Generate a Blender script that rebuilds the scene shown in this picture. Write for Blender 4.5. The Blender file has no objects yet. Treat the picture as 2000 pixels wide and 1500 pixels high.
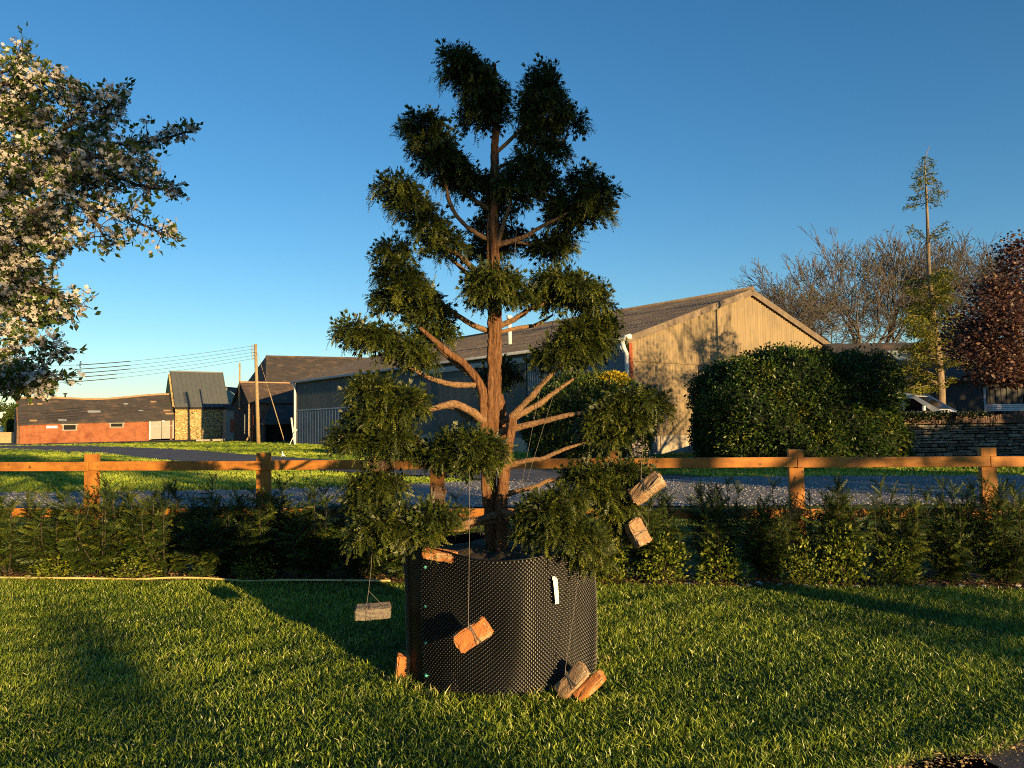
import bpy, bmesh, math, random
import numpy as np
from mathutils import Vector, Matrix, Euler

R = math.radians
rng = np.random.default_rng(7)
random.seed(7)
scene = bpy.context.scene
COL = scene.collection

# ------------------------------------------------------------------ camera
F = 1510.0            # focal length in photo pixels (photo 2000 px wide)
HC = 1.59             # eye height
PIT = math.atan(81 / 1510.0)
ROLL = R(0.8)
cam_d = bpy.data.cameras.new('camera')
cam = bpy.data.objects.new('camera', cam_d)
COL.objects.link(cam)
cam_d.sensor_width = 36
cam_d.lens = F / 2000 * 36
cam_d.clip_start = 0.05
cam_d.clip_end = 3000
cam.matrix_world = (Matrix.Translation((0, 0, HC)) @ Matrix.Rotation(R(90) + PIT, 4, 'X')
                    @ Matrix.Rotation(-ROLL, 4, 'Z'))
scene.camera = cam
scene.render.resolution_x, scene.render.resolution_y = 1024, 768

# ------------------------------------------------------------------ sky, sun, exposure
SUN_AZ = R(36.0)      # to the right of straight behind the viewer
SUN_EL = R(7.3)
world = bpy.data.worlds.new('World')
scene.world = world
world.use_nodes = True
wn = world.node_tree.nodes
wl = world.node_tree.links
bg = wn['Background']
sky = wn.new('ShaderNodeTexSky')
sky.sky_type = 'NISHITA'
sky.sun_disc = False
sky.sun_elevation = SUN_EL
sdir = Vector((math.sin(SUN_AZ) * math.cos(SUN_EL), -math.cos(SUN_AZ) * math.cos(SUN_EL), math.sin(SUN_EL)))
sky.sun_rotation = math.atan2(sdir.x, sdir.y)
sky.air_density = 0.97
sky.dust_density = 0.0
sky.ozone_density = 2.8
bg.inputs['Strength'].default_value = 0.091
hs = wn.new('ShaderNodeHueSaturation')
hs.inputs['Saturation'].default_value = 1.19
wl.new(sky.outputs[0], hs.inputs['Color'])
wl.new(hs.outputs[0], bg.inputs[0])
sun_d = bpy.data.lights.new('sun', 'SUN')
sun_d.energy = 5.0
sun_d.angle = R(0.5)
sun_d.color = (1.0, 0.68, 0.30)
sun = bpy.data.objects.new('sun', sun_d)
COL.objects.link(sun)
sun.rotation_euler = sdir.to_track_quat('Z', 'Y').to_euler()
vs = scene.view_settings
vs.view_transform = 'Standard'
vs.look = 'None'
vs.gamma = 1
vs.exposure = 1.15
vs.use_curve_mapping = False
scene.cycles.filter_width = 1.0
scene.cycles.use_denoising = False
scene.cycles.max_bounces = 6
scene.cycles.transparent_max_bounces = 6


# ------------------------------------------------------------------ survey helpers
def ray(px, py):
    a = (px - 1000) / F
    b = (750 - py) / F
    c, s = math.cos(ROLL), math.sin(ROLL)
    x = c * a + s * b
    y = -s * a + c * b
    cp, sp = math.cos(PIT), math.sin(PIT)
    return np.array([x, cp - y * sp, sp + y * cp])


def at(px, py, Y):
    """world point seen at photo position px,py standing Y metres away"""
    r = ray(px, py)
    return np.array([0, 0, HC]) + r * (Y / r[1])


def gz(y):
    """height of the ground: level near by, rising gently beyond 40 m"""
    y = np.minimum(y, 105.0)
    t = np.maximum(y - 40, 0)
    return 0.008 * (np.sqrt(t * t + 25) - 5)


# ------------------------------------------------------------------ mesh helpers
def mk_mesh(name, V, faces, mats=(), tint=None, smooth=False, midx=None):
    """faces: list of int arrays (m,k)"""
    me = bpy.data.meshes.new(name)
    V = np.asarray(V, dtype=np.float32).reshape(-1, 3)
    faces = [np.asarray(f, dtype=np.int32) for f in faces if len(f)]
    nl = sum(f.size for f in faces)
    npoly = sum(len(f) for f in faces)
    me.vertices.add(len(V))
    me.vertices.foreach_set('co', V.ravel())
    me.loops.add(nl)
    me.loops.foreach_set('vertex_index', np.concatenate([f.ravel() for f in faces]))
    me.polygons.add(npoly)
    tot = np.concatenate([np.full(len(f), f.shape[1], dtype=np.int32) for f in faces])
    st = np.zeros(npoly, dtype=np.int32)
    st[1:] = np.cumsum(tot)[:-1]
    me.polygons.foreach_set('loop_start', st)
    me.polygons.foreach_set('loop_total', tot)
    if midx is not None:
        me.polygons.foreach_set('material_index', np.asarray(midx, dtype=np.int32))
    if smooth:
        me.polygons.foreach_set('use_smooth', np.ones(npoly, dtype=bool))
    me.update(calc_edges=True)
    for m in mats:
        me.materials.append(m)
    if tint is not None:
        a = me.attributes.new('tint', 'FLOAT', 'POINT')
        a.data.foreach_set('value', np.asarray(tint, dtype=np.float32).ravel())
    return me


def link(name, me, parent=None, loc=None, rot=None, label=None, cat=None, group=None, kind=None):
    o = bpy.data.objects.new(name, me)
    COL.objects.link(o)
    if loc is not None:
        o.location = loc
    if rot is not None:
        o.rotation_euler = rot
    if parent is not None:
        o.parent = parent
    if label:
        o['label'] = label
    if cat:
        o['category'] = cat
    if group:
        o['group'] = group
    if kind:
        o['kind'] = kind
    return o


def thing(name, loc, label, cat, group=None, rotz=0):
    return link(name, None, loc=loc, rot=(0, 0, rotz), label=label, cat=cat, group=group)


class MB:
    """collects simple solids, builds one mesh"""
    def __init__(s):
        s.v = []
        s.f = []

    def add(s, V, Fs):
        b = len(s.v)
        s.v += [tuple(map(float, p)) for p in V]
        s.f += [tuple(int(i) + b for i in f) for f in Fs]
        return s

    def box(s, c, d, rot=None):
        x, y, z = d[0] / 2, d[1] / 2, d[2] / 2
        P = [(-x, -y, -z), (x, -y, -z), (x, y, -z), (-x, y, -z), (-x, -y, z), (x, -y, z), (x, y, z), (-x, y, z)]
        if rot is not None:
            m = Euler(rot).to_matrix()
            P = [m @ Vector(p) for p in P]
        return s.add([(p[0] + c[0], p[1] + c[1], p[2] + c[2]) for p in P],
                     [(0, 3, 2, 1), (4, 5, 6, 7), (0, 1, 5, 4), (1, 2, 6, 5), (2, 3, 7, 6), (3, 0, 4, 7)])

    def slab(s, quad, t):
        """thick plate: quad (4 pts) extruded by t along its normal"""
        q = [Vector(p) for p in quad]
        n = (q[1] - q[0]).cross(q[-1] - q[0]).normalized() * t
        k = len(q)
        P = q + [p + n for p in q]
        Fs = [tuple(range(k))[::-1], tuple(range(k, 2 * k))]
        Fs += [(i, (i + 1) % k, k + (i + 1) % k, k + i) for i in range(k)]
        return s.add(P, Fs)

    def tube(s, pts, rad, n=8, cap=True):
        V, Fs = tube_np(np.array(pts, float), np.array(rad, float) if not np.isscalar(rad) else np.full(len(pts), rad), n)
        b = len(s.v)
        s.add(V, Fs)
        if cap:
            s.f.append(tuple(b + i for i in range(n))[::-1])
            s.f.append(tuple(b + (len(pts) - 1) * n + i for i in range(n)))
        return s

    def mesh(s, name, m, smooth=False, bevel=0):
        me = bpy.data.meshes.new(name)
        me.from_pydata(s.v, [], s.f)
        bm = bmesh.new()
        bm.from_mesh(me)
        if bevel:
            bmesh.ops.bevel(bm, geom=bm.edges[:], offset=bevel, segments=2, affect='EDGES', profile=.6)
        bmesh.ops.recalc_face_normals(bm, faces=bm.faces)
        bm.to_mesh(me)
        bm.free()
        if smooth:
            for p in me.polygons:
                p.use_smooth = True
        me.materials.append(m)
        return me

    def build(s, name, m, parent=None, smooth=False, bevel=0, **k):
        return link(name, s.mesh(name, m, smooth, bevel), parent, **k)


def tube_np(P, rad, n=8):
    T = np.gradient(P, axis=0)
    T /= np.linalg.norm(T, axis=1)[:, None] + 1e-9
    up = np.array([0, 0, 1.0]) if abs(T[0][2]) < .9 else np.array([0, 1.0, 0])
    u = np.cross(up, T[0])
    u /= np.linalg.norm(u)
    V = []
    ang = np.arange(n) * 2 * math.pi / n
    for i in range(len(P)):
        u = u - T[i] * np.dot(u, T[i])
        u /= np.linalg.norm(u) + 1e-9
        w = np.cross(T[i], u)
        V.append(P[i] + rad[i] * (np.cos(ang)[:, None] * u + np.sin(ang)[:, None] * w))
    V = np.concatenate(V)
    i = np.arange(len(P) - 1)[:, None] * n
    j = np.arange(n)[None]
    k = (j + 1) % n
    Fs = np.stack([i + j, i + k, i + n + k, i + n + j], -1).reshape(-1, 4)
    return V, Fs


def smooth_line(P, k=6):
    """Catmull-Rom through the rows of P (any number of columns)"""
    P = np.asarray(P, float)
    Q = np.vstack([2 * P[0] - P[1], P, 2 * P[-1] - P[-2]])
    out = []
    for i in range(1, len(Q) - 2):
        for t in np.arange(k) / k:
            a, b, c, d = Q[i - 1], Q[i], Q[i + 1], Q[i + 2]
            out.append(.5 * (2 * b + (c - a) * t + (2 * a - 5 * b + 4 * c - d) * t * t + (3 * b - a - 3 * c + d) * t ** 3))
    out.append(P[-1])
    return np.array(out)


def unit(v):
    return v / (np.linalg.norm(v, axis=-1, keepdims=True) + 1e-9)


def frames(d, up=None):
    """rotation matrices whose columns are side, d, normal"""
    d = unit(d)
    if up is None:
        up = rng.normal(size=d.shape)
    s = unit(np.cross(d, up))
    n = np.cross(s, d)
    return np.stack([s, d, n], -1)


def scatter(TV, TF, pos, Rm, sc, tint, tint_t=None):
    """instance a template (verts TV, faces list TF) -> arrays"""
    n, k = len(pos), len(TV)
    sc = np.asarray(sc)
    S = sc[:, None, None] if sc.ndim == 1 else sc[:, None, :]
    V = np.einsum('nij,nkj->nki', Rm, TV[None] * S) + pos[:, None, :]
    off = (np.arange(n) * k)[:, None, None]
    Fs = [(f[None] + off).reshape(-1, f.shape[1]) for f in TF]
    t = np.repeat(tint, k)
    if tint_t is not None:
        t = t + np.tile(tint_t, n)
    return V.reshape(-1, 3), Fs, t


def join(parts):
    V, Fs, T = [], {}, []
    b = 0
    for v, fs, t in parts:
        V.append(v)
        T.append(t)
        for f in fs:
            Fs.setdefault(f.shape[1], []).append(f + b)
        b += len(v)
    return np.concatenate(V), [np.concatenate(x) for x in Fs.values()], np.concatenate(T)


# ------------------------------------------------------------------ materials
def nt(name):
    m = bpy.data.materials.new(name)
    m.use_nodes = True
    t = m.node_tree
    return m, t.nodes, t.links, t.nodes['Principled BSDF']


def rgb(c):
    return (c[0], c[1], c[2], 1)


def tex_coord(n, l, stretch=(1, 1, 1), which='Object'):
    tc = n.new('ShaderNodeTexCoord')
    mp = n.new('ShaderNodeMapping')
    mp.inputs['Scale'].default_value = stretch
    l.new(tc.outputs[which], mp.inputs[0])
    return mp.outputs[0]


def noise(n, l, vec, scale, detail=5, rough=.6):
    t = n.new('ShaderNodeTexNoise')
    t.inputs['Scale'].default_value = scale
    t.inputs['Detail'].default_value = detail
    t.inputs['Roughness'].default_value = rough
    l.new(vec, t.inputs['Vector'])
    return t.outputs[0]


def ramp(n, l, fac, stops):
    r = n.new('ShaderNodeValToRGB')
    while len(r.color_ramp.elements) < len(stops):
        r.color_ramp.elements.new(.5)
    for e, (p, c) in zip(r.color_ramp.elements, stops):
        e.position = p
        e.color = rgb(c)
    l.new(fac, r.inputs[0])
    return r.outputs[0]


def mix(n, l, fac, a, b, mode='MIX'):
    x = n.new('ShaderNodeMix')
    x.data_type = 'RGBA'
    x.blend_type = mode
    for sock, val in ((x.inputs[0], fac), (x.inputs[6], a), (x.inputs[7], b)):
        if hasattr(val, 'is_linked'):
            l.new(val, sock)
        elif isinstance(val, (int, float)):
            sock.default_value = val
        else:
            sock.default_value = rgb(val)
    return x.outputs[2]


def bumpn(n, l, h, strength, dist, b):
    x = n.new('ShaderNodeBump')
    x.inputs['Strength'].default_value = strength
    x.inputs['Distance'].default_value = dist
    l.new(h, x.inputs['Height'])
    l.new(x.outputs[0], b.inputs['Normal'])


def M(name, c1, c2=None, scale=3, rough=.85, bump=0, bscale=30, bdist=.01, stretch=(1, 1, 1), metallic=0, spec=.3,
      c3=None, scale3=.6):
    m, n, l, b = nt(name)
    v = tex_coord(n, l, stretch)
    c2 = c2 or tuple(x * .6 for x in c1)
    f = noise(n, l, v, scale)
    col = ramp(n, l, f, [(.3, c1), (.7, c2)])
    if c3:
        f3 = noise(n, l, v, scale3, 6, .7)
        k = ramp(n, l, f3, [(.52, (0, 0, 0)), (.64, (1, 1, 1))])
        col = mix(n, l, k, col, c3)
    l.new(col, b.inputs['Base Color'])
    b.inputs['Roughness'].default_value = rough
    b.inputs['Metallic'].default_value = metallic
    b.inputs['Specular IOR Level'].default_value = spec
    if bump:
        bumpn(n, l, noise(n, l, v, bscale, 6), bump, bdist, b)
    return m


def leafmat(name, stops, transl=.3, rough=.5, spec=.25, tcol=None):
    """colour picked by each leaf's own 'tint'"""
    m, n, l, b = nt(name)
    a = n.new('ShaderNodeAttribute')
    a.attribute_name = 'tint'
    col = ramp(n, l, a.outputs['Fac'], stops)
    l.new(col, b.inputs['Base Color'])
    b.inputs['Roughness'].default_value = rough
    b.inputs['Specular IOR Level'].default_value = spec
    if transl:
        tr = n.new('ShaderNodeBsdfTranslucent')
        c2 = mix(n, l, 1.0, col, tcol or (1.0, 1.0, .5), 'MULTIPLY')
        l.new(c2, tr.inputs[0])
        ms = n.new('ShaderNodeMixShader')
        ms.inputs[0].default_value = transl
        out = n['Material Output']
        l.new(b.outputs[0], ms.inputs[1])
        l.new(tr.outputs[0], ms.inputs[2])
        l.new(ms.outputs[0], out.inputs[0])
    return m


def brickmat(name, c1, c2, mortar, bw=.22, bh=.075, scale=1.0, patch=None):
    m, n, l, b = nt(name)
    tc = n.new('ShaderNodeTexCoord')
    # swap axes so that courses run along the wall (object x) and up (object z)
    sx = n.new('ShaderNodeSeparateXYZ')
    cx = n.new('ShaderNodeCombineXYZ')
    l.new(tc.outputs['Object'], sx.inputs[0])
    ad = n.new('ShaderNodeMath')
    l.new(sx.outputs[0], ad.inputs[0])
    l.new(sx.outputs[1], ad.inputs[1])
    l.new(ad.outputs[0], cx.inputs[0])
    l.new(sx.outputs[2], cx.inputs[1])
    t = n.new('ShaderNodeTexBrick')
    l.new(cx.outputs[0], t.inputs['Vector'])
    t.inputs['Color1'].default_value = rgb(c1)
    t.inputs['Color2'].default_value = rgb(c2)
    t.inputs['Mortar'].default_value = rgb(mortar)
    t.inputs['Scale'].default_value = scale
    t.inputs['Mortar Size'].default_value = .009
    t.inputs['Brick Width'].default_value = bw
    t.inputs['Row Height'].default_value = bh
    f = noise(n, l, tc.outputs['Object'], 1.4, 8, .7)
    k = ramp(n, l, f, [(.3, (.45, .45, .45)), (.7, (1.25, 1.15, 1.05))])
    col = mix(n, l, 1.0, t.outputs[0], k, 'MULTIPLY')
    if patch:
        f2 = noise(n, l, tc.outputs['Object'], .5, 6, .65)
        col = mix(n, l, ramp(n, l, f2, [(.55, (0, 0, 0)), (.68, (1, 1, 1))]), col, patch)
    l.new(col, b.inputs['Base Color'])
    b.inputs['Roughness'].default_value = .9
    bumpn(n, l, t.outputs['Fac'], -.6, .01, b)
    return m


def stonemat(name, c1, c2, joint, scale=3.2, flat=2.2):
    m, n, l, b = nt(name)
    v = tex_coord(n, l, (1, 1, flat))
    vo = n.new('ShaderNodeTexVoronoi')
    vo.inputs['Scale'].default_value = scale
    l.new(v, vo.inputs['Vector'])
    ve = n.new('ShaderNodeTexVoronoi')
    ve.feature = 'DISTANCE_TO_EDGE'
    ve.inputs['Scale'].default_value = scale
    l.new(v, ve.inputs['Vector'])
    col = ramp(n, l, vo.outputs['Color'], [(.15, c1), (.85, c2)])
    e = ramp(n, l, ve.outputs[0], [(.02, (0, 0, 0)), (.09, (1, 1, 1))])
    col = mix(n, l, e, joint, col)
    l.new(col, b.inputs['Base Color'])
    b.inputs['Roughness'].default_value = .9
    bumpn(n, l, e, .8, .04, b)
    return m


def woodmat(name, c1, c2, stretch=(1.2, 14, 14), rough=.7):
    m, n, l, b = nt(name)
    v = tex_coord(n, l, stretch)
    f = noise(n, l, v, 2.2, 8, .7)
    col = ramp(n, l, f, [(.25, c1), (.55, tuple((a + d) / 2 for a, d in zip(c1, c2))), (.8, c2)])
    v2 = tex_coord(n, l, (1, 1, 1))
    k = ramp(n, l, noise(n, l, v2, 6, 4), [(.35, (.68, .64, .62)), (.6, (1.1, 1.1, 1.1))])
    col = mix(n, l, 1.0, col, k, 'MULTIPLY')
    # dark knots and greyed patches
    vo = n.new('ShaderNodeTexVoronoi')
    vo.inputs['Scale'].default_value = 5.5
    l.new(v2, vo.inputs['Vector'])
    kn = ramp(n, l, vo.outputs['Distance'], [(.05, (1, 1, 1)), (.13, (0, 0, 0))])
    col = mix(n, l, kn, col, tuple(x * .28 for x in c2))
    gy_ = ramp(n, l, noise(n, l, v2, 1.7, 6, .7), [(.55, (0, 0, 0)), (.75, (.2, .2, .2))])
    col = mix(n, l, gy_, col, (.26, .19, .12))
    l.new(col, b.inputs['Base Color'])
    b.inputs['Roughness'].default_value = rough
    bumpn(n, l, f, .35, .004, b)
    return m


def sheetmat(name, c1, c2, stain, rough=.6, metallic=.0, sx=1.0):
    """weathered sheet cladding with streaks running down"""
    m, n, l, b = nt(name)
    v = tex_coord(n, l, (1.6 * sx, 1.6 * sx, .12))
    v2 = tex_coord(n, l, (1, 1, 1))
    col = ramp(n, l, noise(n, l, v, 2.0, 8, .75), [(.25, c1), (.75, c2)])
    k = ramp(n, l, noise(n, l, v2, .45, 7, .7), [(.5, (0, 0, 0)), (.7, (.75, .75, .75))])
    col = mix(n, l, k, col, stain)
    l.new(col, b.inputs['Base Color'])
    b.inputs['Roughness'].default_value = rough
    b.inputs['Metallic'].default_value = metallic
    b.inputs['Specular IOR Level'].default_value = .2
    bumpn(n, l, noise(n, l, v2, 18, 5), .25, .01, b)
    return m


def barkmat(name, c1, c2, c3, stretch=(9, 9, 1.1), bump=.9, bd=.02):
    m, n, l, b = nt(name)
    v = tex_coord(n, l, stretch)
    f = noise(n, l, v, 4.0, 8, .7)
    col = ramp(n, l, f, [(.28, c1), (.5, c2), (.74, c3)])
    l.new(col, b.inputs['Base Color'])
    b.inputs['Roughness'].default_value = .9
    b.inputs['Specular IOR Level'].default_value = .15
    bumpn(n, l, f, bump, bd, b)
    return m


m_grassground = M('lawn_soil', (.045, .075, .012), (.03, .05, .01), 8, .95, .6, 60, .03)
m_field = M('field_grass', (.10, .17, .018), (.06, .115, .014), 1.3, .95, 1.0, 14, .35, stretch=(.5, 1.6, 1), c3=(.12, .16, .03), scale3=.35)
m_blade = leafmat('grass_blade', [(0, (.026, .064, .007)), (.4, (.125, .20, .016)), (.8, (.40, .47, .05)), (1, (.6, .54, .18))], .3, .36, .5)
m_gravel = M('gravel', (.40, .38, .36), (.24, .23, .22), 30, .95, 1, 40, .14, c3=(.42, .41, .40), scale3=1.4)
m_tarmac = M('yard_tarmac', (.10, .10, .105), (.06, .06, .065), 2, .9, .5, 40, .02, c3=(.15, .145, .14))
m_path = M('path_asphalt', (.085, .08, .085), (.04, .04, .042), 60, .9, 1, 120, .01)
m_soil = M('bed_soil', (.10, .065, .04), (.045, .03, .02), 14, .95, 1, 40, .04, c3=(.16, .10, .055), scale3=5)
m_fence = woodmat('treated_fence_timber', (.46, .185, .022), (.25, .085, .012))
m_fence_post = woodmat('treated_post_timber', (.45, .18, .022), (.25, .085, .012), (14, 14, 1.2))
m_nail = M('nail_metal', (.2, .19, .18), None, 5, .5, metallic=.8)
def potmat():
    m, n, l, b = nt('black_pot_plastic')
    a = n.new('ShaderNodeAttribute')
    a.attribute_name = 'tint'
    col = ramp(n, l, a.outputs['Fac'], [(.68, (.003, .003, .003)), (.93, (.42, .39, .35))])  # pale cone tips imitate specular glints in the base colour
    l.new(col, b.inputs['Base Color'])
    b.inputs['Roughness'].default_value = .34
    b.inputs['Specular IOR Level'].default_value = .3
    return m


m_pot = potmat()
m_screw = M('green_fastener', (.08, .45, .36), None, 5, .5)
m_label = M('white_tag', (.78, .80, .74), (.70, .72, .66), 20, .6)
m_mat = M('ground_fabric', (.02, .02, .022), (.012, .012, .014), 9, .8, .5, 60, .01)
m_potsoil = M('mossy_soil', (.09, .065, .03), (.03, .025, .015), 14, .95, 1, 50, .03, c3=(.10, .10, .02), scale3=6)
m_brick_o = M('orange_brick', (.48, .19, .06), (.36, .12, .035), 18, .9, 1, 70, .008, c3=(.55, .38, .20), scale3=9)
m_brick_b = M('buff_brick', (.42, .27, .15), (.26, .15, .08), 60, .9, 1, 110, .012, c3=(.5, .38, .26), scale3=12)
m_brick_g = M('grey_paver', (.26, .22, .18), (.13, .11, .09), 60, .9, 1, 110, .012)
m_brick_d = M('dark_brown_brick', (.10, .06, .04), (.06, .035, .025), 18, .9, 1, 70, .008)
m_string = M('tying_string', (.17, .15, .13), None, 10, .9)
m_yewbark = barkmat('yew_bark', (.04, .021, .014), (.225, .108, .052), (.45, .255, .13), (13, 13, 1.6), 1.0, .06)
m_yewlimb = barkmat('yew_limb_bark', (.06, .035, .02), (.24, .14, .075), (.40, .26, .15), (16, 16, 16), .9, .02)
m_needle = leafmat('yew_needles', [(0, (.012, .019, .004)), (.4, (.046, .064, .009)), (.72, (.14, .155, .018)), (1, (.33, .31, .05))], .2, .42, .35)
m_hedge = leafmat('hedge_yew_needles', [(0, (.012, .024, .006)), (.45, (.042, .070, .011)), (.8, (.12, .14, .017)), (1, (.28, .23, .045))], .2, .5, .25)
m_broad = leafmat('broad_leaves', [(0, (.05, .085, .010)), (.6, (.18, .23, .022)), (1, (.38, .37, .05))], .4, .45, .3)
m_bigbush = leafmat('clipped_bush_leaves', [(0, (.014, .036, .006)), (.45, (.04, .078, .011)), (.8, (.11, .13, .014)), (1, (.24, .20, .025))], .25, .4, .35)
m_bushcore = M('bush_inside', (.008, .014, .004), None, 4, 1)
m_golden = leafmat('golden_leaves', [(0, (.30, .22, .015)), (1, (.62, .46, .03))], .35, .5)
m_petal = leafmat('blossom_petals', [(0, (.46, .42, .39)), (.6, (.58, .54, .50)), (1, (.70, .66, .61))], .35, .6, .2, (1, .96, .88))
m_appleleaf = leafmat('blossom_tree_leaves', [(0, (.03, .055, .012)), (.6, (.065, .105, .018)), (1, (.12, .16, .03))], .4, .4, .3)
m_twig = M('dark_twig_bark', (.07, .055, .045), (.035, .028, .024), 9, .9)
m_greybark = M('grey_tree_bark', (.13, .11, .09), (.06, .05, .045), 3, .9, .8, 8, .05)
m_budleaf = leafmat('young_leaves', [(0, (.10, .085, .035)), (.5, (.14, .13, .04)), (1, (.13, .16, .03))], .4, .6)
m_copper = leafmat('copper_leaves', [(0, (.035, .018, .017)), (.55, (.085, .042, .036)), (1, (.27, .15, .105))], .35, .45, .35, (1, .8, .6))
m_larch = leafmat('larch_leaves', [(0, (.055, .075, .016)), (.5, (.20, .20, .02)), (1, (.42, .38, .04))], .4, .5)
m_larchbark = barkmat('larch_bark', (.10, .07, .05), (.20, .15, .10), (.30, .24, .17), (3, 3, .6), .8, .03)
m_shade_leaf = leafmat('garden_tree_leaves', [(0, (.03, .05, .01)), (1, (.08, .11, .02))], .3, .5)
m_hose = M('yellow_hose', (.62, .50, .20), (.5, .38, .15), 8, .5)
m_stone = M('limestone_piece', (.30, .27, .22), (.17, .155, .135), 9, .95, .8, 30, .03)
m_stone_d = M('dark_limestone', (.16, .15, .13), (.09, .085, .08), 9, .95, .8, 30, .03)
m_stone_l = M('pale_limestone', (.38, .35, .30), (.24, .22, .19), 9, .95, .8, 30, .03)
m_whitestone = M('pale_flint', (.6, .57, .52), (.42, .4, .36), 10, .8, .6, 30, .01)
m_ivy = leafmat('wall_ivy', [(0, (.010, .020, .006)), (.6, (.025, .04, .01)), (1, (.06, .07, .02))], .2, .35, .4)
# buildings
m_gable = sheetmat('weathered_tan_cladding', (.33, .25, .145), (.17, .125, .07), (.15, .12, .078), sx=2.2)
m_longwall = sheetmat('grey_green_cladding', (.105, .115, .115), (.075, .085, .09), (.06, .07, .07), sx=.6)
m_lowwall = sheetmat('blue_grey_cladding', (.16, .19, .23), (.11, .13, .16), (.09, .10, .12))
m_rightwall = sheetmat('pale_blue_cladding', (.15, .19, .24), (.10, .13, .17), (.12, .14, .16))
m_barnroof = M('fibre_cement_roof', (.19, .145, .105), (.115, .09, .068), 4, .95, .8, 20, .05, c3=(.24, .19, .13), scale3=.8)
m_concrete = M('concrete_plinth', (.44, .38, .29), (.33, .28, .21), 2, .95, .4, 12, .02, c3=(.24, .21, .17), scale3=.9)
m_whitepaint = M('white_painted_metal', (.74, .73, .70), (.60, .59, .56), 4, .5)
m_gutter = M('grey_gutter', (.30, .33, .36), (.22, .24, .27), 4, .5)
m_rust = M('rust_red_steel', (.30, .075, .03), (.20, .05, .02), 3, .7)
m_slate = M('dark_slate', (.060, .052, .048), (.035, .032, .032), 1.2, .85, .6, 9, .05, stretch=(1, 1, 3), c3=(.11, .075, .055), scale3=.7)
m_slate2 = M('brown_slate', (.085, .06, .048), (.05, .038, .032), 1.5, .85, .6, 9, .05, stretch=(1, 1, 3), c3=(.14, .09, .06), scale3=.8)
m_ridge = M('ridge_tile', (.36, .24, .13), (.24, .15, .08), 2, .9)
m_redbrick = brickmat('red_brickwork', (.36, .088, .024), (.25, .058, .018), (.28, .18, .10), patch=(.16, .043, .017))
m_shedbrick = brickmat('brown_brickwork', (.20, .095, .05), (.14, .065, .035), (.20, .15, .11))
m_buffstone = stonemat('buff_rubble_stone', (.52, .40, .18), (.34, .24, .10), (.16, .10, .04), 3.0)
m_greydoor = M('grey_door_boards', (.30, .30, .27), (.23, .23, .21), 2, .8, .3, 20, .01, stretch=(6, 6, 1))
m_metalroof = M('standing_seam_metal', (.075, .083, .088), (.062, .07, .075), 1.5, .5, spec=.4)
m_dark = M('dark_opening', (.012, .011, .011), None, 3, .9)
m_blackboard = M('black_boarding', (.035, .033, .033), (.02, .02, .02), 6, .9, .5, 20, .02)
m_pole = woodmat('pole_timber', (.36, .27, .14), (.24, .17, .09), (8, 8, .6))
m_wire = M('power_wire', (.05, .05, .05), None, 3, .6)
m_glass = M('van_glass', (.006, .007, .009), None, 3, .25, spec=.12)
m_van = M('van_paint', (.62, .65, .68), (.58, .61, .64), 2, .3, spec=.5)
m_tyre = M('tyre_rubber', (.02, .02, .02), None, 3, .8)
m_darkshed = sheetmat('dark_shed_boards', (.035, .036, .038), (.022, .022, .025), (.03, .034, .026), sx=2)
m_paleshed = M('pale_green_cladding', (.26, .29, .26), (.21, .24, .22), 1, .8)
m_whitewash = M('pale_wall', (.60, .46, .24), (.46, .33, .16), 3, .95, .6, 9, .05)

# ------------------------------------------------------------------ ground
def grid_sheet(x0, x1, y0, y1, nx, ny, z=0.0):
    xs = np.linspace(x0, x1, nx)
    ys = np.linspace(y0, y1, ny)
    X, Yy = np.meshgrid(xs, ys)
    V = np.stack([X, Yy, gz(Yy) + z], -1).reshape(-1, 3)
    i = np.arange(ny - 1)[:, None] * nx + np.arange(nx - 1)[None]
    Fq = np.stack([i, i + 1, i + nx + 1, i + nx], -1).reshape(-1, 4)
    return V, [Fq]


V1, F1 = grid_sheet(-900, 900, -60, 300, 3, 145)
V2 = np.array([[-900, 300, gz(300)], [900, 300, gz(300)], [900, 1600, gz(300)], [-900, 1600, gz(300)],
               [-900, -700, 0], [900, -700, 0], [900, -60, 0], [-900, -60, 0]])
Vg = np.concatenate([V1, V2])
link('ground', mk_mesh('ground', Vg, F1 + [np.array([[0, 1, 2, 3], [4, 5, 6, 7]]) + len(V1)], [m_field]), kind='structure')


def ribbon(name, m, left, right, dz, k=8):
    """strip between two plan lines, laid on the ground"""
    L = smooth_line(left, k)
    Rr = smooth_line(right, k)
    n = len(L)
    w = np.linspace(0, 1, 5)
    P = L[:, None, :] * (1 - w)[None, :, None] + Rr[:, None, :] * w[None, :, None]
    V = np.concatenate([P, (gz(P[..., 1]) + dz)[..., None]], -1).reshape(-1, 3)
    i = np.arange(n - 1)[:, None] * 5 + np.arange(4)[None]
    Fq = np.stack([i, i + 1, i + 6, i + 5], -1).reshape(-1, 4)
    return link(name, mk_mesh(name, V, [Fq], [m]), kind='structure')


# fence line and bed edge in plan
FL, FR = np.array([-6.0, 9.0]), np.array([5.2, 7.85])
fdir = unit(FR - FL)
fback = np.array([-fdir[1], fdir[0]])
if fback[1] < 0:
    fback = -fback
BL, BR = np.array([-5.52, 8.39]), np.array([4.68, 7.21])
bdir = unit(BR - BL)
PATH_A, PATH_B = np.array([1.70, 3.60]), np.array([2.55, 3.90])     # edge of the tarmac path
pdir = unit(PATH_B - PATH_A)
bl0, br0 = BL - bdir * 6, BR + bdir * 6
bb = np.array([-bdir[1], bdir[0]])
ribbon('garden_bed', m_soil, [bl0, BL, (BL + BR) / 2, BR, br0], [bl0 + bb * .95, BL + bb * .95, (BL + BR) / 2 + bb * .95, BR + bb * .95, br0 + bb * .95], .012)
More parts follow.
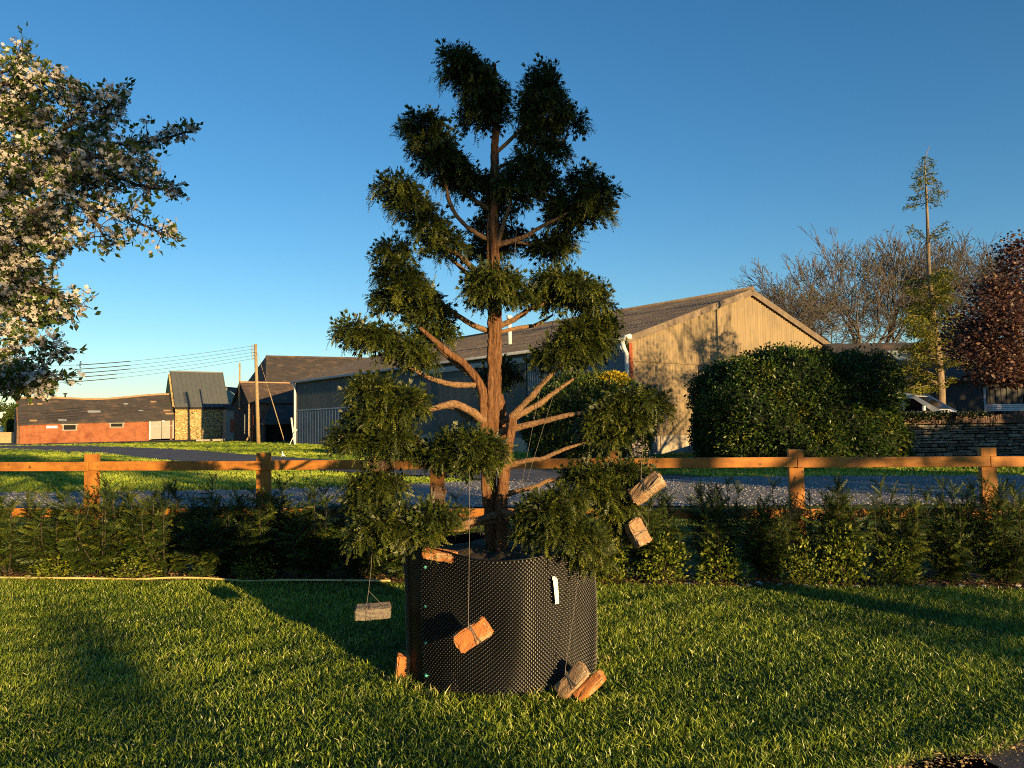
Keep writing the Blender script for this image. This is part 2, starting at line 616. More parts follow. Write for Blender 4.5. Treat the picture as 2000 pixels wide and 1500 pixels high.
# lawn sheet in front of the bed
ribbon('lawn', m_grassground, [(-14, -6), (-5, -6), (5, -6), (16, -6)], [bl0 - bdir * 3 + (-1, 0), BL * .9 + BR * .1, BR, br0 + bdir * 4], .004)
pe = PATH_A - pdir * 8
pf = PATH_B + pdir * 12
pn = np.array([pdir[1], -pdir[0]])
ribbon('path', m_path, [pe, PATH_A, PATH_B, pf], [pe + pn * 3, PATH_A + pn * 3, PATH_B + pn * 3, pf + pn * 3], .010)
ribbon('driveway', m_gravel, [(-60, 19.5), (-20, 17.0), (-7, 15.9), (0, 15.1), (6, 14.6), (14, 14.4), (50, 13.5)],
       [(-60, 24.5), (-20, 21), (-7, 20.2), (0, 22.5), (6, 22.6), (14, 21.6), (50, 19.5)], .02)
ribbon('farm_track', m_tarmac, [(1.5, 20.5), (-4, 26), (-12, 33.5), (-20, 43), (-32, 56), (-52, 68), (-90, 76)],
       [(5.5, 22.5), (0, 28.5), (-7.5, 36.5), (-16, 47), (-28, 62), (-46, 77), (-88, 88)], .03)
ribbon('farmyard', m_tarmac, [(-110, 73), (-60, 76), (-44, 82), (-32, 92), (-22, 94)],
       [(-110, 100), (-60, 88), (-44, 96), (-32, 104), (-20, 104)], .045)

# ------------------------------------------------------------------ near lawn grass
def grass_field(n, poly_test, x0, x1, y0, y1, h0, h1, dense_near=True):
    P = np.empty((0, 2))
    while len(P) < n:
        q = rng.random((n * 2, 2)) * [x1 - x0, y1 - y0] + [x0, y0]
        if dense_near:
            q = q[rng.random(len(q)) < np.clip(4.6 / np.maximum(q[:, 1], 3), 0, 1)]
        q = q[poly_test(q)]
        P = np.vstack([P, q])
    P = P[:n]
    # patchiness
    pat = (np.sin(P[:, 0] * 2.1 + 1.3 * np.sin(P[:, 1] * 1.7)) + np.sin(P[:, 1] * 2.9 + P[:, 0] * 1.1 + 2)
           + .8 * np.sin(P[:, 0] * 6.3 + 4 * np.sin(P[:, 1] * 4.1)) + .8 * np.sin(P[:, 1] * 9.7 - P[:, 0] * 7.3)) / 3.6
    hgt = 1.0 * (h0 + (h1 - h0) * rng.random(n) ** 1.5) * (1 + .34 * pat)
    az = rng.random(n) * 2 * math.pi
    lean = np.abs(rng.normal(0, .42, n)) + .12
    wid = rng.uniform(.0019, .0040, n)
    d = np.stack([np.cos(az), np.sin(az)], -1)
    fa = rng.random(n) * 2 * math.pi
    s = np.stack([np.cos(fa), np.sin(fa)], -1)
    b = np.concatenate([P, np.full((n, 1), .003)], 1)
    mid = b.copy()
    mid[:, :2] += d * (hgt * np.sin(lean) * .45)[:, None]
    mid[:, 2] += hgt * .6 * np.cos(lean * .6)
    tip = b.copy()
    tip[:, :2] += d * (hgt * np.sin(np.minimum(lean * 1.7, 1.5)))[:, None]
    tip[:, 2] += hgt * np.cos(np.minimum(lean * 1.2, 1.35))
    S = np.concatenate([s, np.zeros((n, 1))], 1) * wid[:, None]
    V = np.stack([b, mid + S, mid - S, tip], 1).reshape(-1, 3)
    o = np.arange(n) * 4
    Fq = np.stack([o, o + 1, o + 2], -1)
    Ft = np.stack([o + 2, o + 1, o + 3], -1)
    t = np.clip(.42 + .26 * pat + rng.normal(0, .22, n), 0, .84)
    t[rng.random(n) < .03] = 1.0
    return V, [np.concatenate([Fq, Ft])], np.repeat(t, 4)


POT = np.array([-.09, 5.13])
POT_R = .597


def lawn_test(q):
    # in front of the bed, off the path, clear of the pot
    e = (q - BL) @ np.array([-bdir[1], bdir[0]])
    ok = e < .02 + .05 * np.sin(q[:, 0] * 7) * np.sin(q[:, 0] * 2.3)
    pp = (q - PATH_A) @ pn
    ok &= pp < .04 * np.sin(q[:, 0] * 9) + .03 * rng.random(len(q))
    ok &= np.hypot(*(q - POT).T) > POT_R - .02
    ok &= np.abs(q[:, 0]) < .70 * q[:, 1] + .9
    return ok


link('lawn_grass', mk_mesh('lawn_grass', *[x for x in (lambda g: (g[0], g[1], [m_blade], g[2]))(
    grass_field(270000, lawn_test, -7.2, 6.8, 2.9, 8.5, .028, .062))]), label='short green mown lawn grass around the black pot',
    cat='grass', kind='stuff')


# longer grass and weeds along the fence and beyond the hedge
def verge_test(q):
    e = (q - FL) @ fback
    return (e > -.15) & (e < 5.2) & (np.abs(q[:, 0]) < .72 * q[:, 1] + .8)


gV = grass_field(26000, verge_test, -11, 10.5, 7.4, 14.5, .05, .12, False)
link('verge_grass', mk_mesh('verge_grass', gV[0], gV[1], [m_blade], gV[2]), label='rough grass strip between the timber fence and the gravel drive', cat='grass', kind='stuff')


# loose stones on the drive
n = 15000
gy = 14.3 + rng.random(n) * 8.2
gx = (rng.random(n) * 1.5 - .75) * gy
near_ = np.interp(gx, [-60, -20, -7, 0, 6, 14, 50], [19.5, 17, 15.9, 15.1, 14.6, 14.4, 13.5])
far_ = np.interp(gx, [-60, -20, -7, 0, 6, 14, 50], [24.5, 21, 20.2, 22.5, 22.6, 21.6, 19.5])
f_ = (gy - near_) / (far_ - near_)
wear = .35 + .65 * (np.cos(f_ * 4 * math.pi) * .5 + .5)          # fewer stones in the wheel tracks
ok = (f_ > -.01) & (f_ < 1.02) & (rng.random(n) < wear)
gp = np.stack([gx, gy, np.full(n, .022)], -1)[ok]
n = len(gp)
GR_V = np.array([[-1, -.7, -.3], [1, -.8, -.3], [.9, .8, -.3], [-.8, .9, -.3], [-.4, -.3, .75], [.5, .2, .6]], float)
GR_F = [np.array([[0, 1, 4], [1, 5, 4], [1, 2, 5], [2, 3, 5], [3, 4, 5], [3, 0, 4]])]
a_ = rng.random(n) * 6.28
Rm = np.zeros((n, 3, 3))
Rm[:, 0, 0] = np.cos(a_)
Rm[:, 1, 0] = np.sin(a_)
Rm[:, 0, 1] = -np.sin(a_)
Rm[:, 1, 1] = np.cos(a_)
Rm[:, 2, 2] = 1
gsz = rng.uniform(.012, .034, n)
V = (np.einsum('nij,nkj->nki', Rm, GR_V[None] * gsz[:, None, None]) + gp[:, None, :]).reshape(-1, 3)
Fs = [(GR_F[0][None] + (np.arange(n) * 6)[:, None, None]).reshape(-1, 3)]
m_pebble = leafmat('gravel_stones', [(0, (.16, .15, .14)), (.6, (.28, .27, .25)), (1, (.42, .40, .37))], 0, .9)
link('gravel_stones', mk_mesh('gravel_stones', V, Fs, [m_pebble], np.repeat(rng.random(n), 6)), label='loose pale stones on the gravel drive', cat='gravel', kind='stuff')


def ring_test(q):
    d = np.hypot(*(q - POT).T)
    a = np.arctan2(q[:, 1] - POT[1], q[:, 0] - POT[0])
    return (d > POT_R + .02) & (d < POT_R + .14) & (np.sin(a * 5 + 1) + .6 * np.sin(a * 11) > -.4)


g_ = grass_field(800, ring_test, -.95, .8, 4.2, 6.1, .045, .10, False)
g_[2][rng.random(len(g_[2]) // 4).repeat(4) < .22] = 1.0
link('uncut_grass', mk_mesh('uncut_grass', g_[0], g_[1], [m_blade], g_[2]), label='longer uncut grass round the foot of the black pot', cat='grass', kind='stuff')

# tussocks of the field beyond the drive
def ribs(pts):
    return smooth_line(np.array(pts, float), 8)


TRK_L = ribs([(1.5, 20.5), (-4, 26), (-12, 33.5), (-20, 43), (-32, 56), (-52, 68), (-90, 76)])
TRK_R = ribs([(5.5, 22.5), (0, 28.5), (-7.5, 36.5), (-16, 47), (-28, 62), (-46, 77), (-88, 88)])
TRK_C = (TRK_L + TRK_R) / 2
n = 66000
fy_ = 20.5 + (rng.random(n) ** 1.3) * 62
fx_ = (rng.random(n) * 1.5 - .75) * fy_
fp_ = np.stack([fx_, fy_], -1)
dmin = np.full(n, 1e9)
for c_ in TRK_C:
    dmin = np.minimum(dmin, np.hypot(fp_[:, 0] - c_[0], fp_[:, 1] - c_[1]))
drive_far = np.interp(fx_, [-60, -20, -7, 0, 6, 14, 50], [24.5, 21, 20.2, 22.5, 22.6, 21.6, 19.5])
ok = (dmin > 2.9) & (fy_ > drive_far) & ((fx_ < 15.0) | (fy_ < 27.9)) & (fy_ < np.interp(fx_, [-60, -44, -22], [76, 82, 92]))
fp_ = fp_[ok]
n = len(fp_)
TUFT_V = np.array([[-.5, 0, 0], [-.1, 0, 0], [-.42, .15, 1], [-.2, 0, 0], [.2, 0, 0], [.05, -.2, 1.15], [.1, 0, 0], [.5, 0, 0], [.45, .12, .9]], float)
TUFT_F = [np.array([[0, 1, 2], [3, 4, 5], [6, 7, 8]])]
az_ = rng.random(n) * 2 * math.pi
Rm = np.zeros((n, 3, 3))
Rm[:, 0, 0] = np.cos(az_)
Rm[:, 1, 0] = np.sin(az_)
Rm[:, 0, 1] = -np.sin(az_)
Rm[:, 1, 1] = np.cos(az_)
Rm[:, 2, 2] = 1
hs_ = rng.uniform(.05, .10, n)
S = np.stack([hs_ * 2.9, hs_ * 2.4, hs_], -1)
pat = np.sin(fp_[:, 0] * .35 + 1.5 * np.sin(fp_[:, 1] * .2)) + np.sin(fp_[:, 1] * .6 + fp_[:, 0] * .15)
V = (np.einsum('nij,nkj->nki', Rm, TUFT_V[None] * S[:, None, :]) + np.concatenate([fp_, gz(fp_[:, 1])[:, None] - .005], 1)[:, None, :]).reshape(-1, 3)
Fs = [(TUFT_F[0][None] + (np.arange(n) * 9)[:, None, None]).reshape(-1, 3)]
link('field_grass', mk_mesh('field_grass', V, Fs, [m_blade], np.repeat(np.clip(.55 + .12 * pat + rng.normal(0, .12, n), 0, .84), 9)),
     label='mown field grass beyond the gravel drive', cat='grass', kind='stuff')


# ------------------------------------------------------------------ leaf templates
def spray_template(pairs=5, nl=.27, nw=.055, droop=.32, ang=58):
    V, Fs, T = [], [], []
    def c(t):
        return np.array([0, t, -droop * t * t])
    # twig
    for k in range(2):
        p = c(k * .95)
        V += [p + [-.012, 0, 0], p + [.012, 0, 0]]
        T += [-.25, -.25]
    Fq = [[0, 1, 3, 2]]
    for i in range(pairs):
        t = .08 + .92 * i / (pairs - 1)
        L = nl * (1.0 if t < .6 else 1.25 - .6 * t) * (.75 + .5 * ((i * 37) % 11) / 11)
        for sgn in (-1, 1):
            a = R(ang) * sgn * (1 - .45 * t)
            p = c(t)
            d = np.array([math.sin(a), math.cos(a), -.22 * (1 + .5 * sgn * (i % 2))])
            s = np.array([math.cos(a), -math.sin(a), 0]) * nw
            b = len(V)
            V += [p - s, p + s, p + d * L]
            T += [.1 * t - .05, .1 * t - .05, .32 * t]
            Fs.append([b, b + 1, b + 2])
    p = c(.95)
    b = len(V)
    V += [p + [-nw, 0, 0], p + [nw, 0, 0], c(1.0) + [0, nl * .7, -.1]]
    T += [.1, .1, .4]
    Fs.append([b, b + 1, b + 2])
    return np.array(V), [np.array(Fq), np.array(Fs)], np.array(T)


SPRAY = spray_template()
INNER = spray_template(3, .45, .10, .1, 55)
SPRAY2 = spray_template(6, .30, .045, .12, 50)
# simple folded leaf, length 1 along y
LEAF_V = np.array([[0, 0, 0], [.27, .42, .07], [0, 1, -.06], [-.27, .42, .07], [0, .45, 0]])
LEAF_F = [np.array([[0, 1, 4], [1, 2, 4], [4, 2, 3], [0, 4, 3]])]
LEAF2_V = np.array([[0, 0, 0], [.26, .5, .05], [0, 1, -.08], [-.26, .5, .05]])
LEAF2_F = [np.array([[0, 1, 2], [0, 2, 3]])]


def flower_template():
    V, Fs = [[0, 0, 0]], []
    for k in range(5):
        a = k * 2 * math.pi / 5
        b = len(V)
        V += [[math.cos(a - .52) * .38, math.sin(a - .52) * .38, .12], [math.cos(a) * .54, math.sin(a) * .54, .2], [math.cos(a + .52) * .38, math.sin(a + .52) * .38, .12]]
        Fs += [[0, b, b + 1], [0, b + 1, b + 2]]
    return np.array(V, float), [np.array(Fs)]


FLOWER = flower_template()

# ------------------------------------------------------------------ the black dimpled pot
pot = thing('plant_pot', (POT[0], POT[1], 0), 'large round black dimpled plastic pot standing on the lawn', 'plant pot')
NCOL, NROW, SUBD = 152, 33, 4
nth, nz = NCOL * SUBD, NROW * SUBD + 1
th = np.arange(nth) / nth * 2 * math.pi
zz = np.linspace(0, 1, nz)
TH, ZZ = np.meshgrid(th, zz)
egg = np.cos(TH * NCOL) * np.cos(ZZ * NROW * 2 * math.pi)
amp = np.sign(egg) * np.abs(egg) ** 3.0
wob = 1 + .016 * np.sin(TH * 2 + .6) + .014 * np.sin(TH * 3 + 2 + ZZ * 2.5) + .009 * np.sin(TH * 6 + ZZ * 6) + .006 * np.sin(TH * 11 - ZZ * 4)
fade = np.clip(np.minimum(ZZ, 1 - ZZ) / .012, 0, 1)
# seam: the sheet overlaps itself on the left, a plain flap beside it
seam = R(222)
ds = (TH - seam + math.pi) % (2 * math.pi) - math.pi
plain = ((ds > -.30) & (ds < 0)).astype(float)
rad = POT_R * wob * (1 + .02 * (ZZ - .5)) + .017 * amp * fade * (1 - .55 * plain) + np.where((ds >= 0) & (ds < .25), .012 * (1 - ds / .25), 0)
# bottom edge lifts a little off the ground at the front left, top edge waves
zlow = .012 + .035 * np.exp(-((TH - R(250)) / .22) ** 2)
ztop = .83 + .016 * np.sin(TH * 2 + 1) + .012 * np.sin(TH * 5) + .015 * np.exp(-((TH - R(222)) / .3) ** 2)
Zp = zlow + (ztop - zlow) * ZZ
Vp = np.stack([rad * np.cos(TH), rad * np.sin(TH), Zp], -1).reshape(-1, 3)
ii = np.arange(nz - 1)[:, None] * nth
jj = np.arange(nth)[None]
kk = (jj + 1) % nth
Fp = np.stack([ii + jj, ii + kk, ii + nth + kk, ii + nth + jj], -1).reshape(-1, 4)
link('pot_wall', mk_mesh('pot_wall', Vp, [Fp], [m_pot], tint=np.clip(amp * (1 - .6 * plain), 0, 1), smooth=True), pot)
# rim lip
lip = MB()
pl = [(rad[-1, i] * math.cos(th[i]), rad[-1, i] * math.sin(th[i]), Zp[-1, i]) for i in range(0, nth, 8)]
pl.append(pl[0])
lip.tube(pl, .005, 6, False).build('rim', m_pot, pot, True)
for zf in (.90, .62, .36, .13):
    i = int((seam + .02) / (2 * math.pi) * nth)
    r0 = POT_R + .026
    mb = MB()
    a = seam + .035
    n0 = np.array([math.cos(a), math.sin(a), 0])
    b0 = n0 * r0 + [0, 0, .83 * zf]
    mb.tube([b0 - n0 * .02, b0, b0 + n0 * .006], [.011, .011, .007], 8).build('fastener', m_screw, pot, True)
# white tag hanging on the front
tg = MB()
a = math.radians(270 + 31)
c0 = np.array([math.cos(a), math.sin(a), 0]) * (POT_R + .022)
tv = np.array([-math.sin(a), math.cos(a), 0])
tq = []
for k, (w, zt, off) in enumerate([(.009, .70, 0), (.017, .685, .006), (.016, .675, .004), (.014, .60, .006), (.013, .54, .004)]):
    base = c0 + tv * (.02 * (k / 4)) + unit(c0) * off
    tq.append((base - tv * w + [0, 0, zt], base + tv * w + [0, 0, zt]))
for k in range(4):
    tg.slab([tq[k][0], tq[k][1], tq[k + 1][1], tq[k + 1][0]], .002)
tg.build('tag', m_label, pot)
# soil inside
sa = np.linspace(0, 2 * math.pi, 41)[:-1]
sv = [[0, 0, .79]]
for rr, hh in ((.25, .785), (.45, .765), (.585, .75)):
    sv += [[rr * math.cos(t), rr * math.sin(t), hh + .012 * math.sin(5 * t + rr * 9) + .01 * math.sin(11 * t)] for t in sa]
sf = [[0, 1 + i, 1 + (i + 1) % 40] for i in range(40)]
sq = [[1 + r * 40 + i, 41 + r * 40 + i, 41 + r * 40 + (i + 1) % 40, 1 + r * 40 + (i + 1) % 40] for r in range(2) for i in range(40)]
link('soil', mk_mesh('soil', np.array(sv), [np.array(sf), np.array(sq)], [m_potsoil], smooth=True), pot)
# fabric and earth under the pot
fm = MB()
fv = [(0, 0, .006)] + [((.66 + .05 * math.sin(3 * t + 1) + .03 * math.sin(7 * t)) * math.cos(t), (.66 + .05 * math.sin(3 * t + 1) + .03 * math.sin(7 * t)) * math.sin(t), .012 + .012 * (1 + math.sin(9 * t))) for t in sa]
fm.add(fv, [(0, 1 + i, 1 + (i + 1) % 40) for i in range(40)])
fm.build('base_fabric', m_mat, pot)

# ------------------------------------------------------------------ the cloud-pruned yew
YT = 5.12
tree = thing('cloud_pruned_yew', (0, 0, 0), 'tall cloud-pruned yew with separate foliage pads growing in the black pot', 'tree')
base_pt = np.array([at(970, 1100, YT)[0], YT, .75])
tree.location = base_pt


def limb(pts, sides=10, k=6, flute=0.0, name='branch', m=None):
    """pts: (px, py, depth offset, radius px)"""
    P = np.array([[*at(a, b, YT + c), r * (YT + c) / F] for a, b, c, r in pts])
    P = smooth_line(P, k)
    Q, rad = P[:, :3], P[:, 3]
    jit = np.cumsum(rng.normal(0, .0016, Q.shape), 0)
    jit -= np.linspace(0, 1, len(Q))[:, None] * jit[-1]
    Q = Q + jit
    rad = rad * (1 + rng.normal(0, .05, len(rad)))
    V, Fs = tube_np(Q, rad, sides)
    if flute:
        n = len(Q)
        ang = np.tile(np.arange(sides) * 2 * math.pi / sides, n)
        h = np.repeat(np.arange(n), sides)
        w = 1 + flute * (np.sin(ang * 3 + h * .05) * .6 + np.sin(ang * 5 + 1 + h * .09) * .5 + np.sin(ang * 9 + h * .13) * .35)
        c = np.repeat(Q, sides, 0)
        V = c + (V - c) * w[:, None]
    V = V - base_pt
    return link(name, mk_mesh(name, V, [Fs], [m or (m_yewbark if flute else m_yewlimb)], smooth=True), tree)


limb([(966, 1112, 0, 17), (964, 1060, 0, 15), (962, 1000, 0.01, 14), (958, 930, .01, 13), (959, 850, 0, 13), (962, 760, 0, 13.5),
      (963, 690, 0, 13), (964, 610, .01, 12.5), (964, 520, .01, 12), (964, 440, 0, 11), (965, 370, 0, 8.5), (966, 300, 0, 7), (967, 235, 0, 6), (968, 175, 0, 4.5), (967, 124, 0, 1.5)],
     26, 12, .2, 'trunk')
limb([(979, 1105, -.07, 12), (979, 1050, -.07, 12), (978, 985, -.06, 11), (982, 930, -.08, 10.5), (991, 880, -.1, 9.5), (998, 838, -.1, 8), (1001, 808, -.1, 7.5)], 18, 12, .2, 'trunk_fork')
limb([(950, 990, -.02, 7), (946, 900, -.03, 8), (944, 840, -.04, 9.5), (942, 790, -.05, 9), (936, 757, -.06, 9), (905, 717, -.1, 7.5), (872, 690, -.15, 6.5), (845, 662, -.2, 5), (820, 640, -.22, 3)], 14, 8, .1, 'trunk_fork')
limb([(980, 860, .05, 7), (980, 800, .05, 7), (978, 770, .03, 4)], 10, 5, .1, 'trunk_fork')
for b in [
    [(928, 752, -.08, 6), (890, 752, -.12, 5.5), (850, 742, -.18, 5), (815, 725, -.22, 4), (780, 705, -.25, 2.5)],
    [(915, 728, -.06, 6), (885, 705, -.02, 5.5), (858, 678, .02, 5), (838, 650, .05, 3)],
    [(945, 822, -.08, 8), (918, 803, -.13, 8), (888, 790, -.18, 7.5), (852, 797, -.22, 6), (810, 805, -.25, 4), (760, 810, -.25, 2)],
    [(944, 830, .05, 5), (910, 812, .15, 5), (880, 797, .22, 4), (830, 800, .3, 2.5)],
    [(958, 648, 0, 6), (925, 636, -.02, 5.5), (895, 618, -.05, 5), (872, 600, -.08, 4), (840, 570, -.1, 2.5)],
    [(968, 640, 0, 6), (995, 628, -.03, 5.5), (1018, 614, -.06, 5), (1040, 600, -.1, 4), (1090, 585, -.12, 2.5)],
    [(970, 650, 0, 4), (1010, 640, .08, 4), (1045, 634, .15, 3.5), (1080, 615, .2, 2)],
    [(958, 470, 0, 5), (925, 452, -.04, 4.5), (896, 425, -.08, 4), (878, 392, -.1, 4), (872, 365, -.1, 3), (860, 330, -.1, 2)],
    [(958, 410, 0, 5), (935, 396, .02, 4.5), (912, 383, .03, 4), (897, 367, .03, 2.5)],
    [(958, 542, 0, 6), (925, 527, -.03, 5.5), (893, 500, -.06, 5), (868, 482, -.08, 4), (835, 450, -.1, 2.5)],
    [(958, 552, 0, 5), (918, 538, .04, 4.5), (885, 512, .08, 4), (862, 488, .1, 2.5)],
    [(970, 478, 0, 6), (1000, 470, -.02, 5), (1030, 460, -.05, 4.5), (1058, 444, -.08, 3.5), (1110, 415, -.1, 2)],
    [(970, 480, -.02, 5), (980, 450, -.06, 4.5), (988, 420, -.09, 4), (998, 388, -.1, 2.5)],
    [(968, 474, .02, 4), (1010, 474, .1, 3.5), (1045, 482, .15, 3), (1075, 490, .18, 2)],
    [(1000, 815, -.1, 8), (1020, 795, -.12, 6.5), (1045, 768, -.15, 6), (1065, 745, -.18, 5), (1100, 710, -.2, 3)],
    [(998, 820, -.06, 7), (1030, 802, -.02, 6), (1058, 787, .02, 5.5), (1082, 768, .05, 4.5), (1120, 740, .08, 2.5)],
    [(968, 846, 0, 8), (1005, 836, -.04, 7), (1050, 826, -.08, 6), (1098, 815, -.12, 5), (1160, 805, -.15, 3)],
    [(975, 825, .02, 6), (1000, 817, .04, 6), (1025, 805, .05, 4)],
    [(988, 912, -.1, 6), (1030, 902, -.14, 5), (1060, 898, -.16, 4.5), (1095, 882, -.18, 4), (1150, 862, -.2, 2)],
    [(985, 968, -.02, 7), (1005, 960, -.02, 5), (1045, 950, -.02, 4.5), (1075, 938, 0, 4), (1112, 940, .02, 3.5), (1170, 935, .03, 2)],
    [(968, 1006, -.08, 7), (930, 1016, -.18, 6.5), (895, 1024, -.26, 5.5), (850, 1020, -.3, 4), (800, 1015, -.3, 2)],
    [(968, 1018, -.06, 5), (930, 1022, -.12, 4.5), (900, 1034, -.2, 4), (860, 1035, -.25, 2)],
    [(984, 1000, -.1, 7), (1015, 1005, -.25, 6), (1060, 1015, -.4, 5), (1110, 1030, -.45, 3)],
    [(944, 880, -.05, 6), (905, 888, -.2, 5), (868, 880, -.25, 4.5), (835, 868, -.25, 4), (790, 860, -.28, 2.5)],
    [(968, 250, 0, 4), (950, 225, -.02, 3.5), (930, 190, -.03, 3), (905, 150, -.04, 1.5)],
    [(968, 300, 0, 4), (1000, 270, 0, 3.5), (1035, 235, .02, 3), (1060, 190, .02, 1.5)],
    [(967, 330, 0, 4), (1000, 315, -.05, 3.5), (1030, 305, -.06, 3), (1045, 270, -.06, 2)],
]:
    limb(b)

PADS = [  # list of blobs (px, py, rx, ry, depth offset) per pad
    [(893, 122, 33, 30, -.02), (912, 150, 48, 36, -.03), (948, 195, 48, 42, -.02), (930, 232, 42, 24, -.04), (965, 235, 26, 26, .02), (940, 165, 30, 50, .04)],
    [(1062, 155, 30, 24, .02), (1058, 190, 46, 34, .02), (1060, 228, 66, 34, .01), (1115, 240, 34, 20, .05), (1055, 275, 45, 34, .0), (1085, 300, 26, 20, .06)],
    [(825, 250, 48, 30, -.08), (845, 290, 54, 38, -.1), (868, 330, 48, 42, -.08), (900, 352, 40, 34, -.03), (925, 365, 30, 28, .03)],
    [(770, 375, 46, 27, -.1), (805, 408, 48, 34, -.12), (840, 450, 44, 38, -.1), (870, 485, 40, 30, -.05)],
    [(1035, 330, 48, 30, -.08), (1015, 372, 54, 34, -.1), (1060, 360, 36, 34, -.06), (965, 372, 36, 36, .1), (975, 410, 36, 22, .08)],
    [(1135, 355, 34, 26, .0), (1170, 385, 38, 34, -.02), (1115, 405, 55, 34, -.05), (1165, 420, 34, 24, -.02), (1105, 435, 40, 24, .06)],
    [(955, 455, 40, 26, .28), (955, 490, 46, 24, .28), (1000, 470, 28, 24, .3)],
    [(1068, 488, 46, 26, .18), (1095, 480, 28, 24, .2)],
    [(765, 497, 40, 24, -.05), (775, 540, 46, 34, -.06), (800, 580, 62, 42, -.08), (835, 615, 50, 40, -.05), (850, 655, 44, 26, .05), (760, 590, 34, 30, -.05)],
    [(960, 550, 56, 30, -.3), (960, 580, 62, 32, -.3), (1005, 575, 30, 32, -.25)],
    [(1090, 560, 60, 36, -.1), (1130, 575, 62, 38, -.12), (1165, 600, 34, 26, -.1), (1060, 590, 42, 28, -.05)],
    [(690, 652, 46, 24, -.22), (740, 670, 56, 30, -.24), (795, 695, 50, 28, -.25), (825, 710, 26, 20, -.22)],
    [(730, 768, 58, 32, -.28), (790, 795, 54, 34, -.28), (745, 815, 60, 34, -.3), (695, 862, 58, 34, -.3), (760, 865, 60, 34, -.32), (800, 880, 32, 24, -.2), (715, 820, 40, 30, -.2)],
    [(905, 875, 74, 30, -.38), (915, 905, 74, 28, -.4), (850, 895, 40, 32, -.3), (955, 885, 36, 34, -.38)],
    [(735, 952, 66, 28, -.15), (725, 985, 54, 32, -.2), (750, 1030, 72, 40, -.36), (845, 1020, 54, 32, -.4), (800, 1045, 60, 34, -.4), (715, 1050, 40, 28, -.36)],
    [(1065, 1005, 64, 34, -.5), (1090, 1045, 66, 38, -.52), (1140, 1060, 46, 38, -.5), (1165, 1095, 30, 28, -.46), (1035, 1035, 36, 30, -.42), (1105, 985, 44, 26, -.4)],
    [(1150, 935, 64, 24, .0), (1215, 930, 58, 24, .05), (1252, 945, 34, 26, .08), (1165, 965, 62, 30, -.05), (1205, 995, 42, 32, .0), (1212, 1040, 28, 36, .05)],
    [(1140, 655, 62, 32, -.15), (1175, 646, 38, 24, -.12), (1112, 690, 66, 32, -.18), (1160, 688, 42, 26, -.12), (1070, 706, 40, 24, -.15)],
    [(1235, 790, 56, 26, -.12), (1274, 796, 32, 28, -.08), (1190, 812, 56, 26, -.15), (1170, 838, 48, 30, -.15), (1225, 828, 50, 30, -.1), (1190, 858, 40, 18, -.15)],
    [(990, 735, 32, 22, .35), (960, 745, 34, 24, .35)],
]


def pad_foliage(blobs, dens, spray_len):
    """umbrella-like pad: short leafy shoots springing from a cloud of blobs and drooping outward"""
    parts = []
    twv = MB()
    for (a, b, rx, ry, off) in blobs:
        Yd = YT + off
        c = at(a, b, Yd)
        s = Yd / F
        rx, rz = rx * s * .94, ry * s * .78
        c[2] += .018
        ryd = (rx * .75 + rz * .4)
        area = (rx * rz * 4 + ryd * rz * 3 + rx * ryd * 2)
        n = max(8, int(dens * area))
        d = unit(rng.normal(size=(n, 3)))
        d[:, 2] = np.where(d[:, 2] < -.3, -d[:, 2] * .7, d[:, 2])
        d = unit(d)
        rr = .33 + .47 * rng.random(n) ** .7
        p = c + d * rr[:, None] * np.array([rx, ryd, rz])
        out = unit(np.stack([d[:, 0], d[:, 1], d[:, 2] * .5], -1))
        ax = unit(out + rng.normal(0, .35, d.shape) + np.array([0, 0, .12]))
        TL = rng.uniform(.04, .10, n)
        m = 15
        t = np.tile((np.arange(m) + .5) / m, n) + rng.normal(0, .04, n * m)
        P = np.repeat(p, m, 0) + np.repeat(ax, m, 0) * (t * np.repeat(TL, m))[:, None]
        P[:, 2] -= 1.05 * t * t * np.repeat(TL, m)
        P += rng.normal(0, .009, P.shape)
        D = np.repeat(ax, m, 0) + np.stack([0 * t, 0 * t, -1.35 * t], -1)
        D = D + rng.normal(0, .55, D.shape)
        L = spray_len * rng.uniform(.55, 1.2, n * m) * (1.12 - .35 * t)
        up = np.array([0, 0, 1.0]) + rng.normal(0, .5, D.shape)
        tt = np.clip(np.repeat(.22 + .16 * rng.normal(size=n), m) + .22 * t + rng.normal(0, .09, n * m), 0, .72)
        parts.append(scatter(SPRAY[0], SPRAY[1], P, frames(D, up), L, tt, SPRAY[2]))
        # darker sprays filling the inside
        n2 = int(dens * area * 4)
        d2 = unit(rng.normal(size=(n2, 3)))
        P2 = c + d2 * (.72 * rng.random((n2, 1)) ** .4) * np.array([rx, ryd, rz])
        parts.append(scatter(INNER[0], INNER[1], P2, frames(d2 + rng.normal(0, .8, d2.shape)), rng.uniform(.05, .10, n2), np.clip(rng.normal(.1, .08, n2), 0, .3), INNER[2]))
        for k in range(7):
            e = c + unit(rng.normal(size=3)) * np.array([rx, ryd, rz]) * .8
            q = c + (e - c) * .15 + [0, 0, -rz * .35]
            twv.tube(np.array([q, (q + e) / 2 + [0, 0, .01], e]) - base_pt, [.006, .0045, .002], 5, False)
    V, Fs, T = join(parts)
    return V, Fs, np.clip(T, 0, 1), twv


for blobs in PADS:
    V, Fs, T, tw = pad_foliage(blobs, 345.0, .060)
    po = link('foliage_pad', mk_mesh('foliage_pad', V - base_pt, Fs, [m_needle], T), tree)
    tw.build('twigs', m_yewlimb, po, kind='stuff')


